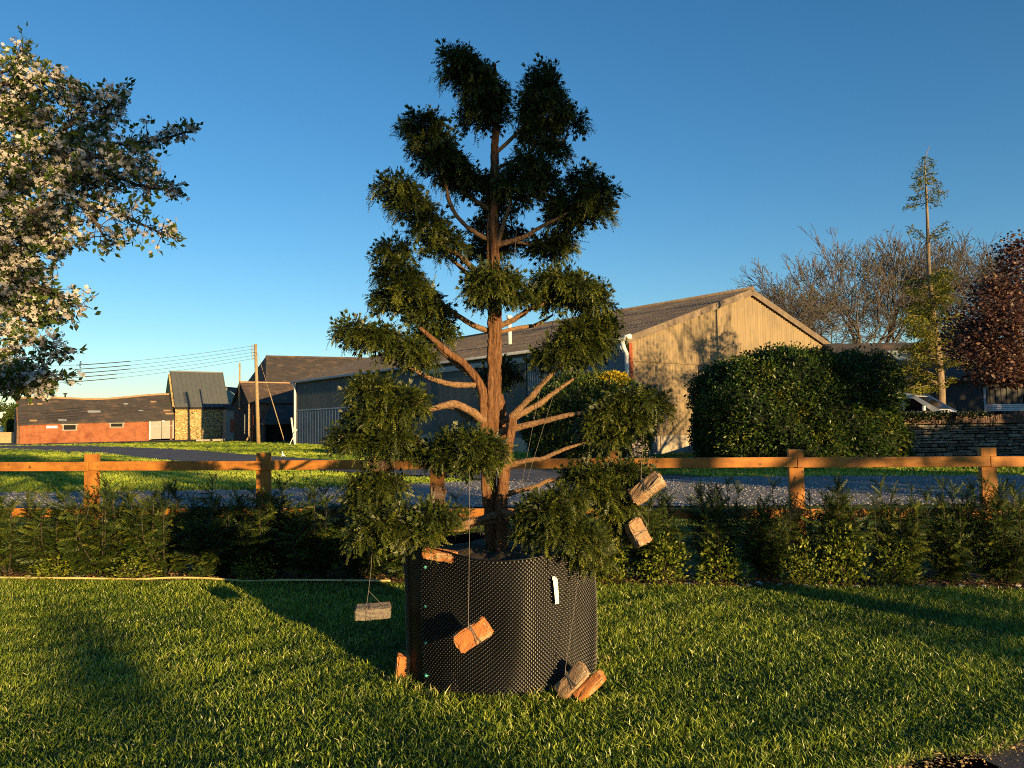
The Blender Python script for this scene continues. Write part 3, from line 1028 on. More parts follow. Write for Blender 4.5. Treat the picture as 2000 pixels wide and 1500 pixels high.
# ------------------------------------------------------------------ bricks and strings
def brick_mesh(name, m, L=.215, W=.1025, Hh=.065, chip=.007, seed=0):
    r = random.Random(seed)
    bm = bmesh.new()
    bmesh.ops.create_cube(bm, size=1)
    for v in bm.verts:
        v.co = Vector((v.co.x * L, v.co.y * W, v.co.z * Hh))
    bmesh.ops.bevel(bm, geom=bm.edges[:], offset=.007, segments=2, affect='EDGES')
    bmesh.ops.subdivide_edges(bm, edges=[e for e in bm.edges if e.calc_length() > .04], cuts=3, use_grid_fill=True)
    for v in bm.verts:
        v.co += Vector((r.gauss(0, chip), r.gauss(0, chip), r.gauss(0, chip * .8))) * .45
    # knocked-off corner
    cx = Vector((L / 2 * r.choice((-1, 1)), W / 2 * r.choice((-1, 1)), Hh / 2 * r.choice((-1, 1))))
    for v in bm.verts:
        d = (v.co - cx).length
        if d < .03:
            v.co -= cx.normalized() * (.03 - d) * .6
    me = bpy.data.meshes.new(name)
    bm.to_mesh(me)
    bm.free()
    me.materials.append(m)
    return me


def frame_from(xaxis, zhint):
    x = Vector(xaxis).normalized()
    y = Vector(zhint).cross(x).normalized()
    z = x.cross(y)
    return Matrix((x, y, z)).transposed().to_4x4()


def loops(dx, rot, loc, L, W, Hh, parent, base):
    """string wound round the brick at x=dx"""
    mb = MB()
    for o, sk in ((0, .012), (.006, -.012), (.011, .002)):
        pts = []
        for (y, z) in ((-1, -1), (1, -1), (1, 1), (-1, 1), (-1, -1)):
            pts.append((dx + o + sk * y, y * (W / 2 + .002), z * (Hh / 2 + .002)))
        mb.tube([loc + rot @ Vector(p) - base for p in pts], .0018, 5)
    mb.build('string_loop', m_string, parent)


def hanging_brick(px, py, Y, xaxis, zhint, m, label, top=None, L=.215, W=.1025, Hh=.065, seed=1, string=True, dx=0.0, group='bricks weighing the yew branches down', cradle=False):
    c = Vector(at(px, py, Y))
    rot = frame_from(xaxis, zhint)
    t = thing('hanging_brick' if top else 'loose_brick', c, label, 'brick', group)
    me = brick_mesh('brick', m, L, W, Hh, seed=seed)
    b = link('brick', me, t)
    b.matrix_local = rot
    r3 = rot.to_3x3()
    if string:
        loops(dx, r3, c, L, W, Hh, t, c)
    if top:
        tp = Vector(at(*top)) - c
        mb = MB()
        z = r3 @ Vector((dx, 0, 0))
        upv = Vector((0, 0, 1))
        # knot a little above the brick
        hi = max((r3 @ Vector((dx, y * W / 2, zz2 * Hh / 2)) for y in (-1, 1) for zz2 in (-1, 1)), key=lambda p: p.z)
        knot = hi + Vector((0, 0, .075 if cradle else .03))
        mb.tube([knot, knot.lerp(tp, .5) + Vector((.003, 0, 0)), tp], .0016, 5)
        if cradle:
            for sx in (-.04, .055):
                q = r3 @ Vector((sx, 0, Hh / 2 + .002))
                mb.tube([q, knot], .0018, 5)
        else:
            mb.tube([hi, knot], .0026, 5)
            mb.tube([r3 @ Vector((dx, 0, 0)) * .2 + hi * .9, knot], .0018, 5)
        mb.build('string', m_string, t)
    return t


hanging_brick(729, 1194, 4.86, (1, .12, .02), (.05, -.15, 1), m_brick_g, 'grey rough-faced paver hanging level on a string beside the pot',
              (727, 1075, 4.84), seed=3, dx=-.03, cradle=True, Hh=.072, W=.1)
hanging_brick(924, 1240, 4.30, (.83, -.1, .56), (.0, -1, .15), m_brick_o, 'orange brick hanging tilted on a string across the front of the pot', (917, 905, 4.62), seed=5, W=.105, dx=.012, L=.20)
hanging_brick(1264, 953, 4.95, (.78, -.25, .62), (-.5, -.55, .55), m_brick_b, 'pinkish buff brick slung on a long string below the pad nearest the barn gable', (1258, 800, 4.98), seed=6, L=.23, Hh=.075)
hanging_brick(1245, 1041, 5.0, (.42, -.2, -.85), (.4, -.9, .2), m_brick_b, 'small chipped brown brick hanging among leaves just below the pinkish slung brick', (1236, 985, 5.05), seed=8, L=.165, W=.10, Hh=.09)
two = hanging_brick(1119, 1332, 4.52, (.66, -.12, .70), (-.5, -.62, .5), m_brick_b, 'speckled buff brick tied beside an orange one at the foot of the pot', (1131, 1115, 4.62), seed=9, L=.22, dx=.0)
hanging_brick(1152, 1340, 4.47, (.66, -.12, .66), (-.45, -.75, .45), m_brick_o, 'narrow orange brick tied beside a speckled buff one at the pot foot', None, seed=10, L=.205, Hh=.06, W=.06, string=False)
hanging_brick(788, 1302, 4.93, (.12, -.1, 1), (.3, -1, 0), m_brick_o, 'orange brick standing on end in the grass against the pot below the green fasteners', None, seed=11, L=.15, W=.09, string=False)
hanging_brick(740, 906, 5.0, (.95, .2, .22), (.2, -.7, .8), m_brick_d, 'dark brown brick hanging in shade above the hanging grey paver', (738, 860, 5.0), seed=12, L=.15, W=.1, Hh=.085)
hanging_brick(857, 1083, 4.66, (1, -.25, -.12), (0, -.25, 1), m_brick_o, 'orange brick lying along the rim of the black pot', None, seed=13, L=.20, Hh=.05, W=.09, string=False)
hanging_brick(856, 968, 5.0, (.3, .1, 1), (0, -1, .1), m_brick_d, 'dark rounded stone weight hanging behind the low middle foliage pad', (855, 912, 5.0), seed=14, L=.11, W=.085, Hh=.08)
for (a, b, lab) in [((1010, 425, 5.05), (1003, 530, 4.85), 'thin training string between the high inner pad and the pad before the trunk'),
                    ((1124, 450, 5.05), (1107, 540, 5.0), 'thin training string between the two high pads facing the barn gable'),
                    ((1064, 505, 5.28), (1058, 560, 5.05), 'short training string above the broad pad over the barn roof edge'),
                    ((1084, 610, 5.05), (1018, 950, 5.1), 'long slanting training string crossing the branches in front of the golden-topped bush'),
                    ((1099, 712, 4.95), (1027, 946, 5.08), 'slanting training string tied to the low branch above the rim of the pot'),
                    ((733, 712, 4.88), (739, 752, 4.84), 'short training string between the two pads beside the slate barn'),
                    ((768, 895, 4.85), (776, 950, 4.9), 'short dark training string between the two low pads above the grey paver')]:
    p, q = Vector(at(*a)), Vector(at(*b))
    mb = MB().tube([Vector((0, 0, 0)), (q - p) / 2, q - p], .0015, 5)
    mb.build('training_string', m_string, loc=p, label=lab, cat='string', group='strings training the yew branches')

# ------------------------------------------------------------------ post and rail fence
fence = thing('timber_fence', (FL[0], FL[1], 0), 'orange-brown timber post and rail fence behind the young hedge', 'fence')
fang = math.atan2(fdir[1], fdir[0])
fence.rotation_euler = (0, 0, fang)
flen = np.linalg.norm(FR - FL)


def fence_s(px):
    """distance along the fence of the point seen at column px"""
    t = (px - 1000) / F
    return (t * FL[1] - FL[0]) / (fdir[0] - t * fdir[1])


ztl = at(0, 902, 9.0)[2]
ztr = at(2000, 891, 7.85)[2]
def rail_z(s):
    return ztl + (ztr - ztl) * s / flen


sp = [fence_s(p) for p in (175, 511, 850, 1197, 1552, 1927)]
step = (sp[-1] - sp[0]) / 5
allp = [sp[0] - 2 * step, sp[0] - step] + sp + [sp[-1] + step, sp[-1] + 2 * step]
RH = .105
for i, s in enumerate(allp):
    h = rail_z(s) + .085 + .01 * math.sin(i * 3.1)
    w = .15 if i != 5 else .10
    mb = MB().box((s, .058, h / 2 - .2), (w, .075, h + .4), (0, .004 * math.sin(i * 2), 0))
    mb.build('post', m_fence_post, fence, bevel=.006)
    if i == 5:
        MB().box((s - .085, .055, h / 2 - .23), (.06, .06, h + .30)).build('post', m_fence_post, fence, bevel=.005)
for i in range(len(allp) - 1):
    a, b = allp[i], allp[i + 1]
    for lvl, dz in ((0, 0), (1, -.53)):
        za, zb = rail_z(a) - RH / 2 + dz, rail_z(b) - RH / 2 + dz
        L = b - a - .006
        wob = .006 * math.sin(i * 5.3 + lvl)
        MB().box(((a + b) / 2, 0, (za + zb) / 2 + wob * .5), (L, .038, RH), (0, -math.atan2(zb - za + wob, L), 0)).build('rail', m_fence, fence, bevel=.004)
        for s in (a + .03, b - .03):
            for k in (-.025, .025):
                MB().tube([(s, -.017, rail_z(s) - RH / 2 + dz + k), (s, -.0215, rail_z(s) - RH / 2 + dz + k)], .004, 6).build('nail', m_nail, fence)


# ------------------------------------------------------------------ hedge shrubs
def yew_shrub(seed, h, w, n):
    """upright feathery young yew: stems fanning up, leafy side shoots"""
    r = np.random.default_rng(seed)
    parts, stems = [], MB()
    ns = 20
    for k in range(ns):
        az = r.random() * 2 * math.pi
        sp_ = r.uniform(.1, 1) * w * .5
        top = np.array([math.cos(az) * sp_, math.sin(az) * sp_, h * r.uniform(.55, 1.0) * (1 - .25 * sp_ / (w * .5))])
        b0 = np.array([math.cos(az) * .03, math.sin(az) * .03, 0])
        mid = b0 * .4 + top * .55 + np.array([math.cos(az), math.sin(az), 0]) * w * .12
        mid[2] = top[2] * .5
        C = smooth_line(np.array([b0, mid, top]), 6)
        stems.tube(C, np.linspace(.009, .003, len(C)), 5, False)
        m = n // ns
        t = r.random(m) ** .8 * .96 + .04
        idx = np.minimum((t * (len(C) - 1)).astype(int), len(C) - 2)
        fr = (t * (len(C) - 1) - idx)[:, None]
        p = C[idx] * (1 - fr) + C[idx + 1] * fr
        a2 = r.random(m) * 2 * math.pi
        d = np.stack([np.cos(a2), np.sin(a2), r.uniform(-.15, .6, m)], -1) + np.array([math.cos(az), math.sin(az), 0]) * .55
        d[t > .88] += np.array([0, 0, .8])
        L = r.uniform(.07, .20, m) * (1.2 - .5 * t)
        global rng
        keep = rng
        rng = r
        fm_ = frames(d, np.array([0, 0, 1.0]) + r.normal(0, .6, d.shape))
        rng = keep
        parts.append(scatter(SPRAY2[0], SPRAY2[1], p, fm_, L, np.clip(.3 + .25 * r.normal(size=m) + .2 * (t - .5), 0, .7), SPRAY2[2]))
    V, Fs, T = join(parts)
    return mk_mesh('foliage', V, Fs, [m_hedge], np.clip(T, 0, 1)), stems.mesh('stems', m_twig)


YEWS = [yew_shrub(20 + i, 1.05, .70, 1700) for i in range(5)]


def bed_pt(px, inset):
    """plan point in the bed at column px, 'inset' metres behind the bed's front edge"""
    t = (px - 1000) / F
    b0 = BL + bb * inset
    s = (t * b0[1] - b0[0]) / (bdir[0] - t * bdir[1])
    return b0 + bdir * s


hedge_specs = [  # column, inset, height, width factor, label
    (-75, .38, 1.0, 1.3, 'bushy young yew under the blossom tree, last of the hedge'),
    (22, .36, 1.02, 1.3, 'bushy yew at the sunny end of the hedge by the hose'),
    (112, .40, 1.03, 1.25, 'bushy sunlit yew under the tip of the blossom tree'),
    (205, .36, 1.10, 1.3, 'broad yew in front of the fence post nearest the brick barn'),
    (325, .40, 1.12, 1.25, 'feathery yew below the red brick barn'),
    (432, .36, 1.10, 1.25, 'dark yew below the stone barn with metal roof'),
    (520, .40, 1.08, 1.25, 'dark yew in front of the flat-topped post by the power pole'),
    (615, .38, 1.05, 1.25, 'shaded yew behind the hanging grey paver'),
    (705, .40, 1.0, 1.2, 'shaded yew behind the green fasteners of the pot'),
    (800, .42, .95, 1.2, 'deeply shaded yew behind the brick on the pot rim'),
    (890, .40, .92, 1.1, 'deeply shaded yew behind the trunk of the potted yew'),
    (1060, .40, .9, 1.1, 'shaded yew under the low pads on the white-tag side of the trunk'),
    (1165, .40, .95, 1.1, 'yew behind the white tag side of the pot'),
    (1270, .42, 1.0, .95, 'yew behind the two bricks slung from the outer pads'),
    (1390, .40, 1.13, .95, 'conical yew with a sunlit yellow-green crown below the foot of the barn gable'),
    (1492, .42, 1.02, .9, 'narrow dark yew beside the post before the clipped bush'),
    (1625, .40, 1.06, 1.05, 'broad yew below the middle of the huge clipped bush'),
    (1735, .42, 1.05, .95, 'tapering yew in front of the gravel drive, second from the dark end yew'),
    (1838, .42, 1.04, .85, 'spiky yew next to the dark end yew'),
    (1945, .34, 1.14, 1.0, 'dark upright yew hiding the last fence post'),
    (2060, .42, 1.0, 1.0, 'yew beyond the dark upright yew at the end of the hedge'),
]
for i, (px, ins, h, wf, lab) in enumerate(hedge_specs):
    q = bed_pt(px, ins)
    t = thing('yew_shrub', (q[0], q[1], .01), lab, 'shrub', 'young yews along the fence', rotz=i * 1.7)
    wf *= .82 if px > 1300 else .86
    ins += .06
    t.scale = (wf, wf, h / 1.03)
    fo, st = YEWS[i % 5]
    link('foliage', fo, t)
    link('stems', st, t)


def leafy_bush(seed, h, w, n, leaf=.045):
    r = np.random.default_rng(seed)
    global rng
    keep = rng
    rng = r
    d = unit(r.normal(size=(n, 3)))
    d[:, 2] = np.abs(d[:, 2])
    rr = r.random(n) ** .45
    p = d * rr[:, None] * np.array([w / 2, w / 2, h]) * (1 + .18 * np.sin(d[:, :1] * 7 + d[:, 1:2] * 5 + seed))
    p[:, 2] += .02
    dirs = d + r.normal(0, .6, d.shape)
    V, Fs, T = scatter(LEAF_V, LEAF_F, p, frames(dirs), leaf * r.uniform(.6, 1.3, n), np.clip(.5 + .3 * r.normal(size=n), 0, 1))
    tw = MB()
    for k in range(14):
        e = p[r.integers(n)]
        tw.tube([(0, 0, 0), e * .5 + [0, 0, .04], e], [.006, .004, .002], 5, False)
    rng = keep
    return mk_mesh('foliage', V, Fs, [m_broad], T), tw.mesh('stems', m_twig)


LB = [leafy_bush(60 + i, .5, .62, 900) for i in range(3)]
for i, (px, ins, h, wf, lab) in enumerate([
        (1285, .22, .9, .85, 'low leafy shrub below the small chipped hanging brick'),
        (1400, .20, .8, .95, 'low broad-leaved shrub at the foot of the conical yew'),
        (1555, .22, .85, .7, 'straggly broad-leaved shrub between the narrow dark yew and the broad yew'),
        (1632, .16, 1.05, .8, 'bright yellow-green leafy shrub at the foot of the broad yew'),
        (1735, .18, .75, .8, 'low leafy growth at the foot of the tapering yew'),
        (1180, .22, .8, .9, 'sunlit leafy shrub touching the edge of the black pot'),
        (500, .14, .62, .75, 'leafy shrub by the hose where the pot shadow begins'),
        (270, .16, .55, .9, 'low weedy shrub behind the yellow hose'),
        (120, .16, .5, .9, 'low leafy shrub at the sunny end behind the hose')]):
    q = bed_pt(px, ins)
    t = thing('leafy_shrub', (q[0], q[1], .0), lab, 'shrub', 'leafy shrubs at the foot of the hedge', rotz=i * 2.1)
    t.scale = (wf, wf, h)
    fo, st = LB[i % 3]
    link('foliage', fo, t)
    link('stems', st, t)

# pale stones and dead leaves in the bed
STV = []
for sd in range(4):
    bm = bmesh.new()
    bmesh.ops.create_icosphere(bm, subdivisions=2, radius=1)
    rr_ = random.Random(sd)
    dv = [(Vector((rr_.gauss(0, 1), rr_.gauss(0, 1), rr_.gauss(0, 1))).normalized(), rr_.uniform(.6, .9)) for _ in range(9)]
    for v in bm.verts:
        for nn, dd in dv:
            e = v.co.dot(nn)
            if e > dd:
                v.co -= nn * (e - dd)
        v.co.z *= .65
    me = bpy.data.meshes.new('bed_stone')
    bm.to_mesh(me)
    bm.free()
    me.materials.append(m_whitestone)
    STV.append(me)
rs = random.Random(5)
for i in range(56):
    px = rs.uniform(0, 560) if i < 26 else rs.uniform(1250, 2000)
    q = bed_pt(px, rs.uniform(.02, .16))
    o = link('bed_stone', STV[i % 4], loc=(q[0], q[1], .02), label='small pale stone on the soil of the hedge bed', cat='stone', group='pale stones along the hedge bed')
    s = rs.uniform(.010, .026) * (1.5 if i % 13 == 0 else 1)
    o.scale = (s * 1.3, s, s)
    o.rotation_euler = (rs.uniform(-.3, .3), rs.uniform(-.3, .3), rs.uniform(0, 6))
nl = 5200
e = rng.random((nl, 2))
q = BL + (BR - BL) * (e[:, :1] * 1.2 - .1) + bb * (e[:, 1:] ** 1.5 * .6 - .03)
p = np.concatenate([q, rng.uniform(.015, .035, (nl, 1))], 1)
V, Fs, T = scatter(LEAF2_V, LEAF2_F, p, frames(rng.normal(size=(nl, 3)) * [1, 1, .35], np.array([0, 0, 1.0]) + rng.normal(0, .4, (nl, 3))), rng.uniform(.018, .05, nl), rng.random(nl))
m_litter = leafmat('dead_leaf_litter', [(0, (.10, .055, .025)), (.6, (.20, .11, .05)), (1, (.34, .22, .11))], .1, .8)
link('leaf_litter', mk_mesh('leaf_litter', V, Fs, [m_litter], T), label='brown dead leaves scattered on the hedge bed', cat='leaf litter', kind='stuff')
# dry yellow litter along the path edge
nl = 2600
s = rng.uniform(-.6, 2.2, nl)
q = PATH_A + pdir * s[:, None] + pn * rng.normal(.03, .05, (nl, 1))
p = np.concatenate([q, rng.uniform(.008, .03, (nl, 1))], 1)
V, Fs, T = scatter(LEAF2_V, LEAF2_F, p, frames(rng.normal(size=(nl, 3)) * [1, 1, .4], np.array([0, 0, 1.0]) + rng.normal(0, .5, (nl, 3))), rng.uniform(.008, .022, nl), rng.uniform(.4, 1, nl))
m_litter2 = leafmat('dry_clippings', [(0, (.20, .13, .05)), (1, (.48, .36, .17))], .2, .8)
link('dry_clippings', mk_mesh('dry_clippings', V, Fs, [m_litter2], T), label='dry yellow clippings along the edge of the tarmac path', cat='clippings', kind='stuff')
# hose
hp = []
for k, px in enumerate(range(-150, 800, 70)):
    q = bed_pt(px, -.02 + .035 * math.sin(k * 1.1) + .015 * math.sin(k * 2.7))
    hp.append((q[0], q[1], .045 + .008 * math.sin(k * 1.9)))
C = smooth_line(np.array(hp), 8)
h0 = Vector(C[0])
mb = MB().tube(C - C[0], .011, 8)
mb.build('garden_hose', m_hose, smooth=True, loc=h0, label='pale yellow hose lying along the front edge of the hedge bed', cat='hose')


# ------------------------------------------------------------------ blossom tree at the left
def blossom_tree():
    YB = 6.0
    t0 = at(-420, 1150, YB)
    root = thing('blossom_tree', (t0[0], YB, 0), 'fruit tree covered in creamy white blossom reaching in beside the brick barn', 'tree')
    base = np.array([t0[0], YB, 0])
    W = MB()
    # limbs: (px,py,off,rpx)
    def br(pts, k=6):
        P = np.array([[*at(a, b, YB + c), r * (YB + c) / F] for a, b, c, r in pts])
        P = smooth_line(P, k)
        return P
    trunk = np.array([[base[0], YB, 0, .15], [base[0] + .05, YB, .8, .13], [base[0] + .15, YB, 1.6, .12], [base[0] + .1, YB, 2.4, .10], [base[0] + .2, YB + .1, 3.4, .07], [base[0] + .3, YB, 4.6, .03]])
    tm = smooth_line(trunk, 6)
    V, Fs = tube_np(tm[:, :3] - base, tm[:, 3], 12)
    link('trunk', mk_mesh('trunk', V, [Fs], [m_greybark], smooth=True), root)
    fork = (-390, 640, 0, 14)
    lines = [
        [fork, (-200, 420, .1, 11), (-60, 320, .1, 8), (90, 285, .05, 6), (220, 282, 0, 4), (300, 275, 0, 3), (372, 256, 0, 1.5)],
        [fork, (-240, 300, -.2, 10), (-120, 200, -.2, 7), (0, 165, -.2, 5), (60, 155, -.2, 3), (105, 150, -.2, 1.5)],
        [(90, 285, .05, 4), (130, 250, 0, 3.5), (160, 215, 0, 3), (138, 172, 0, 1.5)],
        [(130, 262, 0, 4), (185, 245, 0, 3), (215, 205, 0, 2.5), (226, 180, 0, 1.5)],
        [fork, (-220, 480, .2, 10), (-60, 400, .2, 7), (80, 350, .15, 5), (200, 340, .1, 4), (280, 365, .1, 3), (338, 372, .1, 1.5)],
        [(80, 352, .15, 4), (180, 385, 0, 4), (260, 430, -.05, 3), (330, 462, -.05, 1.5)],
        [(120, 370, 0, 3.5), (180, 425, -.1, 3), (212, 480, -.1, 1.5)],
        [fork, (-220, 560, -.3, 9), (-80, 540, -.3, 6), (20, 545, -.3, 5), (100, 570, -.3, 3), (158, 598, -.3, 1.5)],
        [(-80, 540, -.3, 5), (0, 500, -.2, 4), (80, 470, -.2, 3), (140, 475, -.2, 1.5)],
        [fork, (-260, 640, -.4, 9), (-120, 640, -.4, 6), (-10, 650, -.4, 4), (70, 668, -.4, 3), (125, 688, -.4, 1.5)],
        [(-120, 640, -.4, 5), (-40, 700, -.45, 4), (40, 735, -.45, 3), (125, 742, -.45, 1.5)],
        [(-60, 320, .1, 5), (-20, 240, .4, 4), (40, 230, .5, 3), (95, 235, .5, 1.5)],
        [(-60, 400, .2, 5), (20, 420, -.4, 4), (90, 400, -.5, 3), (150, 330, -.5, 1.5)],
        [(-150, 250, -.2, 5), (-60, 140, -.1, 4), (-15, 95, -.1, 1.5)],
        [(-60, 150, -.2, 3), (10, 140, -.2, 2), (45, 98, -.2, 1)],
        [(-160, 420, .1, 6), (-80, 480, .5, 5), (20, 460, .6, 3), (90, 430, .6, 1.5)],
        [(-160, 600, -.2, 6), (-60, 610, .3, 4), (40, 610, .4, 3), (110, 600, .4, 1.5)],
        [(90, 285, 0, 3.5), (150, 310, -.3, 3), (230, 305, -.3, 2.5), (275, 320, -.3, 1.5)],
        [fork, (-330, 420, .6, 9), (-260, 260, .7, 6), (-180, 140, .7, 4), (-90, 60, .7, 2)],
        [fork, (-480, 430, .2, 9), (-560, 280, .3, 6), (-600, 160, .3, 3)],
    ]
    pts, dirs, wts = [], [], []
    for ln in lines:
        P = br(ln)
        V, Fs = tube_np(P[:, :3] - base, P[:, 3], 7)
        W.add(V, Fs)
        # side spurs carrying flower clusters
        n = len(P)
        for i in range(int(n * .30), n):
            k = 4 if i < n * .8 else 3
            f = (i / n)
            for _ in range(k):
                T = unit(P[min(i + 1, n - 1), :3] - P[max(i - 1, 0), :3])
                sd = unit(rng.normal(size=3) + T * .6)
                L = rng.uniform(.03, .30) * (1.15 - .75 * f)
                q = P[i, :3] + sd * L
                W.tube(np.array([P[i, :3], P[i, :3] + sd * L * .5 + [0, 0, .01], q]) - base, [.004, .003, .002], 4, False)
                pts.append(q)
                dirs.append(sd)
    # fill the body of the crown
    for (a, b, rx, ry, off, n) in [(-40, 330, 130, 150, .1, 200), (60, 330, 110, 100, 0, 170), (-60, 520, 110, 130, -.1, 230), (20, 520, 80, 110, -.15, 170),
                                   (-90, 690, 110, 80, -.4, 110), (30, 745, 80, 30, -.45, 70), (-200, 400, 160, 260, .2, 260), (150, 320, 80, 60, 0, 75), (40, 205, 60, 45, -.1, 60), (-60, 200, 80, 60, 0, 70),
                                   (50, 600, 70, 50, -.2, 90), (80, 430, 60, 40, -.2, 50)]:
        n = int(n * 1.5)
        c = at(a, b, YB + off)
        s = (YB + off) / F
        d = unit(rng.normal(size=(n, 3)))
        q = c + d * (rng.random((n, 1)) ** .5) * np.array([rx * s, min(rx, 110) * s, ry * s])
        pts += list(q)
        dirs += list(d)
    W.build('branches', m_twig, root, kind='stuff')
    pts, dirs = np.array(pts), np.array(dirs)
    n = len(pts)
    # flowers
    k = 10
    bear = np.repeat(rng.random(n) < .58, k)
    fp = np.repeat(pts, k, 0) + rng.normal(0, .025, (n * k, 3))
    fd = np.repeat(dirs, k, 0) * .5 + rng.normal(0, .7, (n * k, 3)) + [0, 0, .35]
    keep = bear & (rng.random(n * k) < .92)
    fp, fd = fp[keep], fd[keep]
    Fm = frames(fd)[:, :, [0, 2, 1]]
    V, Fs, T = scatter(FLOWER[0], FLOWER[1], fp - base, Fm, rng.uniform(.030, .046, len(fp)), rng.random(len(fp)))
    link('blossom', mk_mesh('blossom', V, Fs, [m_petal], T), root)
    k = 5
    lp = np.repeat(pts, k, 0) + rng.normal(0, .022, (n * k, 3))
    ld = np.repeat(dirs, k, 0) + rng.normal(0, .8, (n * k, 3))
    V, Fs, T = scatter(LEAF_V, LEAF_F, lp - base, frames(ld), rng.uniform(.035, .068, len(lp)), rng.random(len(lp)))
    link('leaves', mk_mesh('leaves', V, Fs, [m_appleleaf], T), root)


blossom_tree()


# ------------------------------------------------------------------ big clipped bushes
def clipped_bush(name, c, dims, n, leaf, mleaf, label, seed, sq=2.6, rotz=0, lump=.05, golden=None):
    """rounded-box bush: dark inside body and leaves bristling from its surface"""
    r = np.random.default_rng(seed)
    global rng
    keep = rng
    rng = r
    root = thing(name, c, label, 'bush', rotz=rotz)
    a, b, h = dims[0] / 2, dims[1] / 2, dims[2]

    def surf(d):
        # superellipsoid, flat-bottomed
        q = (np.abs(d[:, 0] / a) ** sq + np.abs(d[:, 1] / b) ** sq + np.abs(d[:, 2] / (h * .58)) ** sq) ** (-1 / sq)
        k = 1 + lump * (np.sin(d[:, 0] * 6 + seed) * np.sin(d[:, 2] * 5 + 1) + .7 * np.sin(d[:, 0] * 13 + d[:, 2] * 9 + d[:, 1] * 7 + 2))
        p = d * (q * k)[:, None]
        p[:, 2] += h * .42
        return p
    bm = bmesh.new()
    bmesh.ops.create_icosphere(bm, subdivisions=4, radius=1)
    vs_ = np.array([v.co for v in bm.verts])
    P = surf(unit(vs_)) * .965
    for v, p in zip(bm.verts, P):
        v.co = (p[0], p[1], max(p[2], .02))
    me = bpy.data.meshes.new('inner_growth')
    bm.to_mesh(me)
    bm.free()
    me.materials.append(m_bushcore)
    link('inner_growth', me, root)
    # sample more evenly over the surface
    d = unit(r.normal(size=(n, 3)) * np.array([a, b, h * .58]))
    p = surf(d)
    p = p[p[:, 2] > .03]
    d = d[:len(p)] * 0 + unit(p - [0, 0, h * .42])
    p *= (1 + r.normal(0, .024, (len(p), 1)) - .008)
    # shoots
    k = 5
    pp = np.repeat(p, k, 0) + r.normal(0, leaf * .7, (len(p) * k, 3))
    dd = np.repeat(d, k, 0) * .8 + r.normal(0, .75, (len(p) * k, 3)) + [0, 0, .2]
    cl = .32 + .22 * np.sin(p[:, 0] * 2.3 + p[:, 2] * 1.9 + seed) + .18 * np.sin(p[:, 0] * 5.3 - p[:, 2] * 4.1 + p[:, 1] * 3)
    tt = np.clip(np.repeat(cl, k) + r.normal(0, .2, len(pp)), 0, 1)
    V, Fs, T = scatter(LEAF2_V, LEAF2_F, pp, frames(dd), leaf * r.uniform(.6, 1.4, len(pp)), tt)
    link('foliage', mk_mesh('foliage', V, Fs, [mleaf], T), root)
    if golden:
        gc, gr, gn = golden
        q = np.array(gc) + unit(r.normal(size=(gn, 3))) * (r.random((gn, 1)) ** .4) * np.array(gr)
        V, Fs, T = scatter(LEAF2_V, LEAF2_F, q, frames(unit(q - np.array(gc)) + r.normal(0, .6, q.shape) + [0, 0, .4]), leaf * r.uniform(.7, 1.5, gn), r.random(gn))
        link('golden_shoots', mk_mesh('golden_shoots', V, Fs, [m_golden], T), root, label='bright golden yellow shoots on top of the bush')
    rng = keep
    return root


p0 = at(1590, 905, 27.5)
clipped_bush('clipped_bush', (p0[0], 27.5 + 1.6, 0), (7.0, 4.6, 4.05), 14000, .12, m_bigbush, 'huge clipped dark green bush beside the gable of the barn', 31, 3.6, lump=.065)
p0 = at(1152, 890, 31)
clipped_bush('clipped_bush', (p0[0], 31.5, 0), (4.9, 4.2, 3.55), 6500, .11, m_bigbush, 'rounded green bush with a golden top before the blue barn wall', 33, 2.5, lump=.04,
             golden=((.95, -.9, 3.3), (.66, .6, .36), 1100))
# sapling with pink-grey leaves
p0 = at(1247, 905, 25)
sp_ = thing('pale_sapling', (p0[0], 25, 0), 'small greyish pink sapling between the golden-topped bush and the barn gable', 'sapling')
MB().tube([(0, 0, 0), (.03, 0, .5), (0, 0, 1.0)], [.015, .012, .006], 6).build('stem', m_twig, sp_)
q = np.array([0, 0, .72]) + rng.normal(size=(260, 3)) * [.16, .16, .24]
V, Fs, T = scatter(LEAF2_V, LEAF2_F, q, frames(rng.normal(size=(260, 3))), rng.uniform(.05, .10, 260), rng.uniform(.5, 1, 260))
link('leaves', mk_mesh('leaves', V, Fs, [leafmat('pinkish_leaves', [(0, (.25, .18, .17)), (1, (.42, .34, .33))], .3)], T), sp_)

# ------------------------------------------------------------------ large barn
C0 = at(1227, 888, 38.5)
ANG_L = R(38.6)                                 # long wall runs away to the left at this angle
Lu = np.array([-math.sin(ANG_L), math.cos(ANG_L)])
Gu = np.array([math.cos(ANG_L), math.sin(ANG_L)])
# length so that the far corner is seen at column 578
tL = (578 - 1000) / F
BLEN = (tL * C0[1] - C0[0]) / (Lu[0] - tL * Lu[1])
BWID = 20.9
EAVE = at(1226, 660, 38.5)[2]
RIDGE = EAVE + 3.35
barn = thing('large_barn', (C0[0], C0[1], 0), 'long farm barn with tan corrugated gable and blue-grey side wall', 'barn', rotz=math.atan2(Gu[1], Gu[0]))
# local axes: x along the gable, y along the long wall (away)


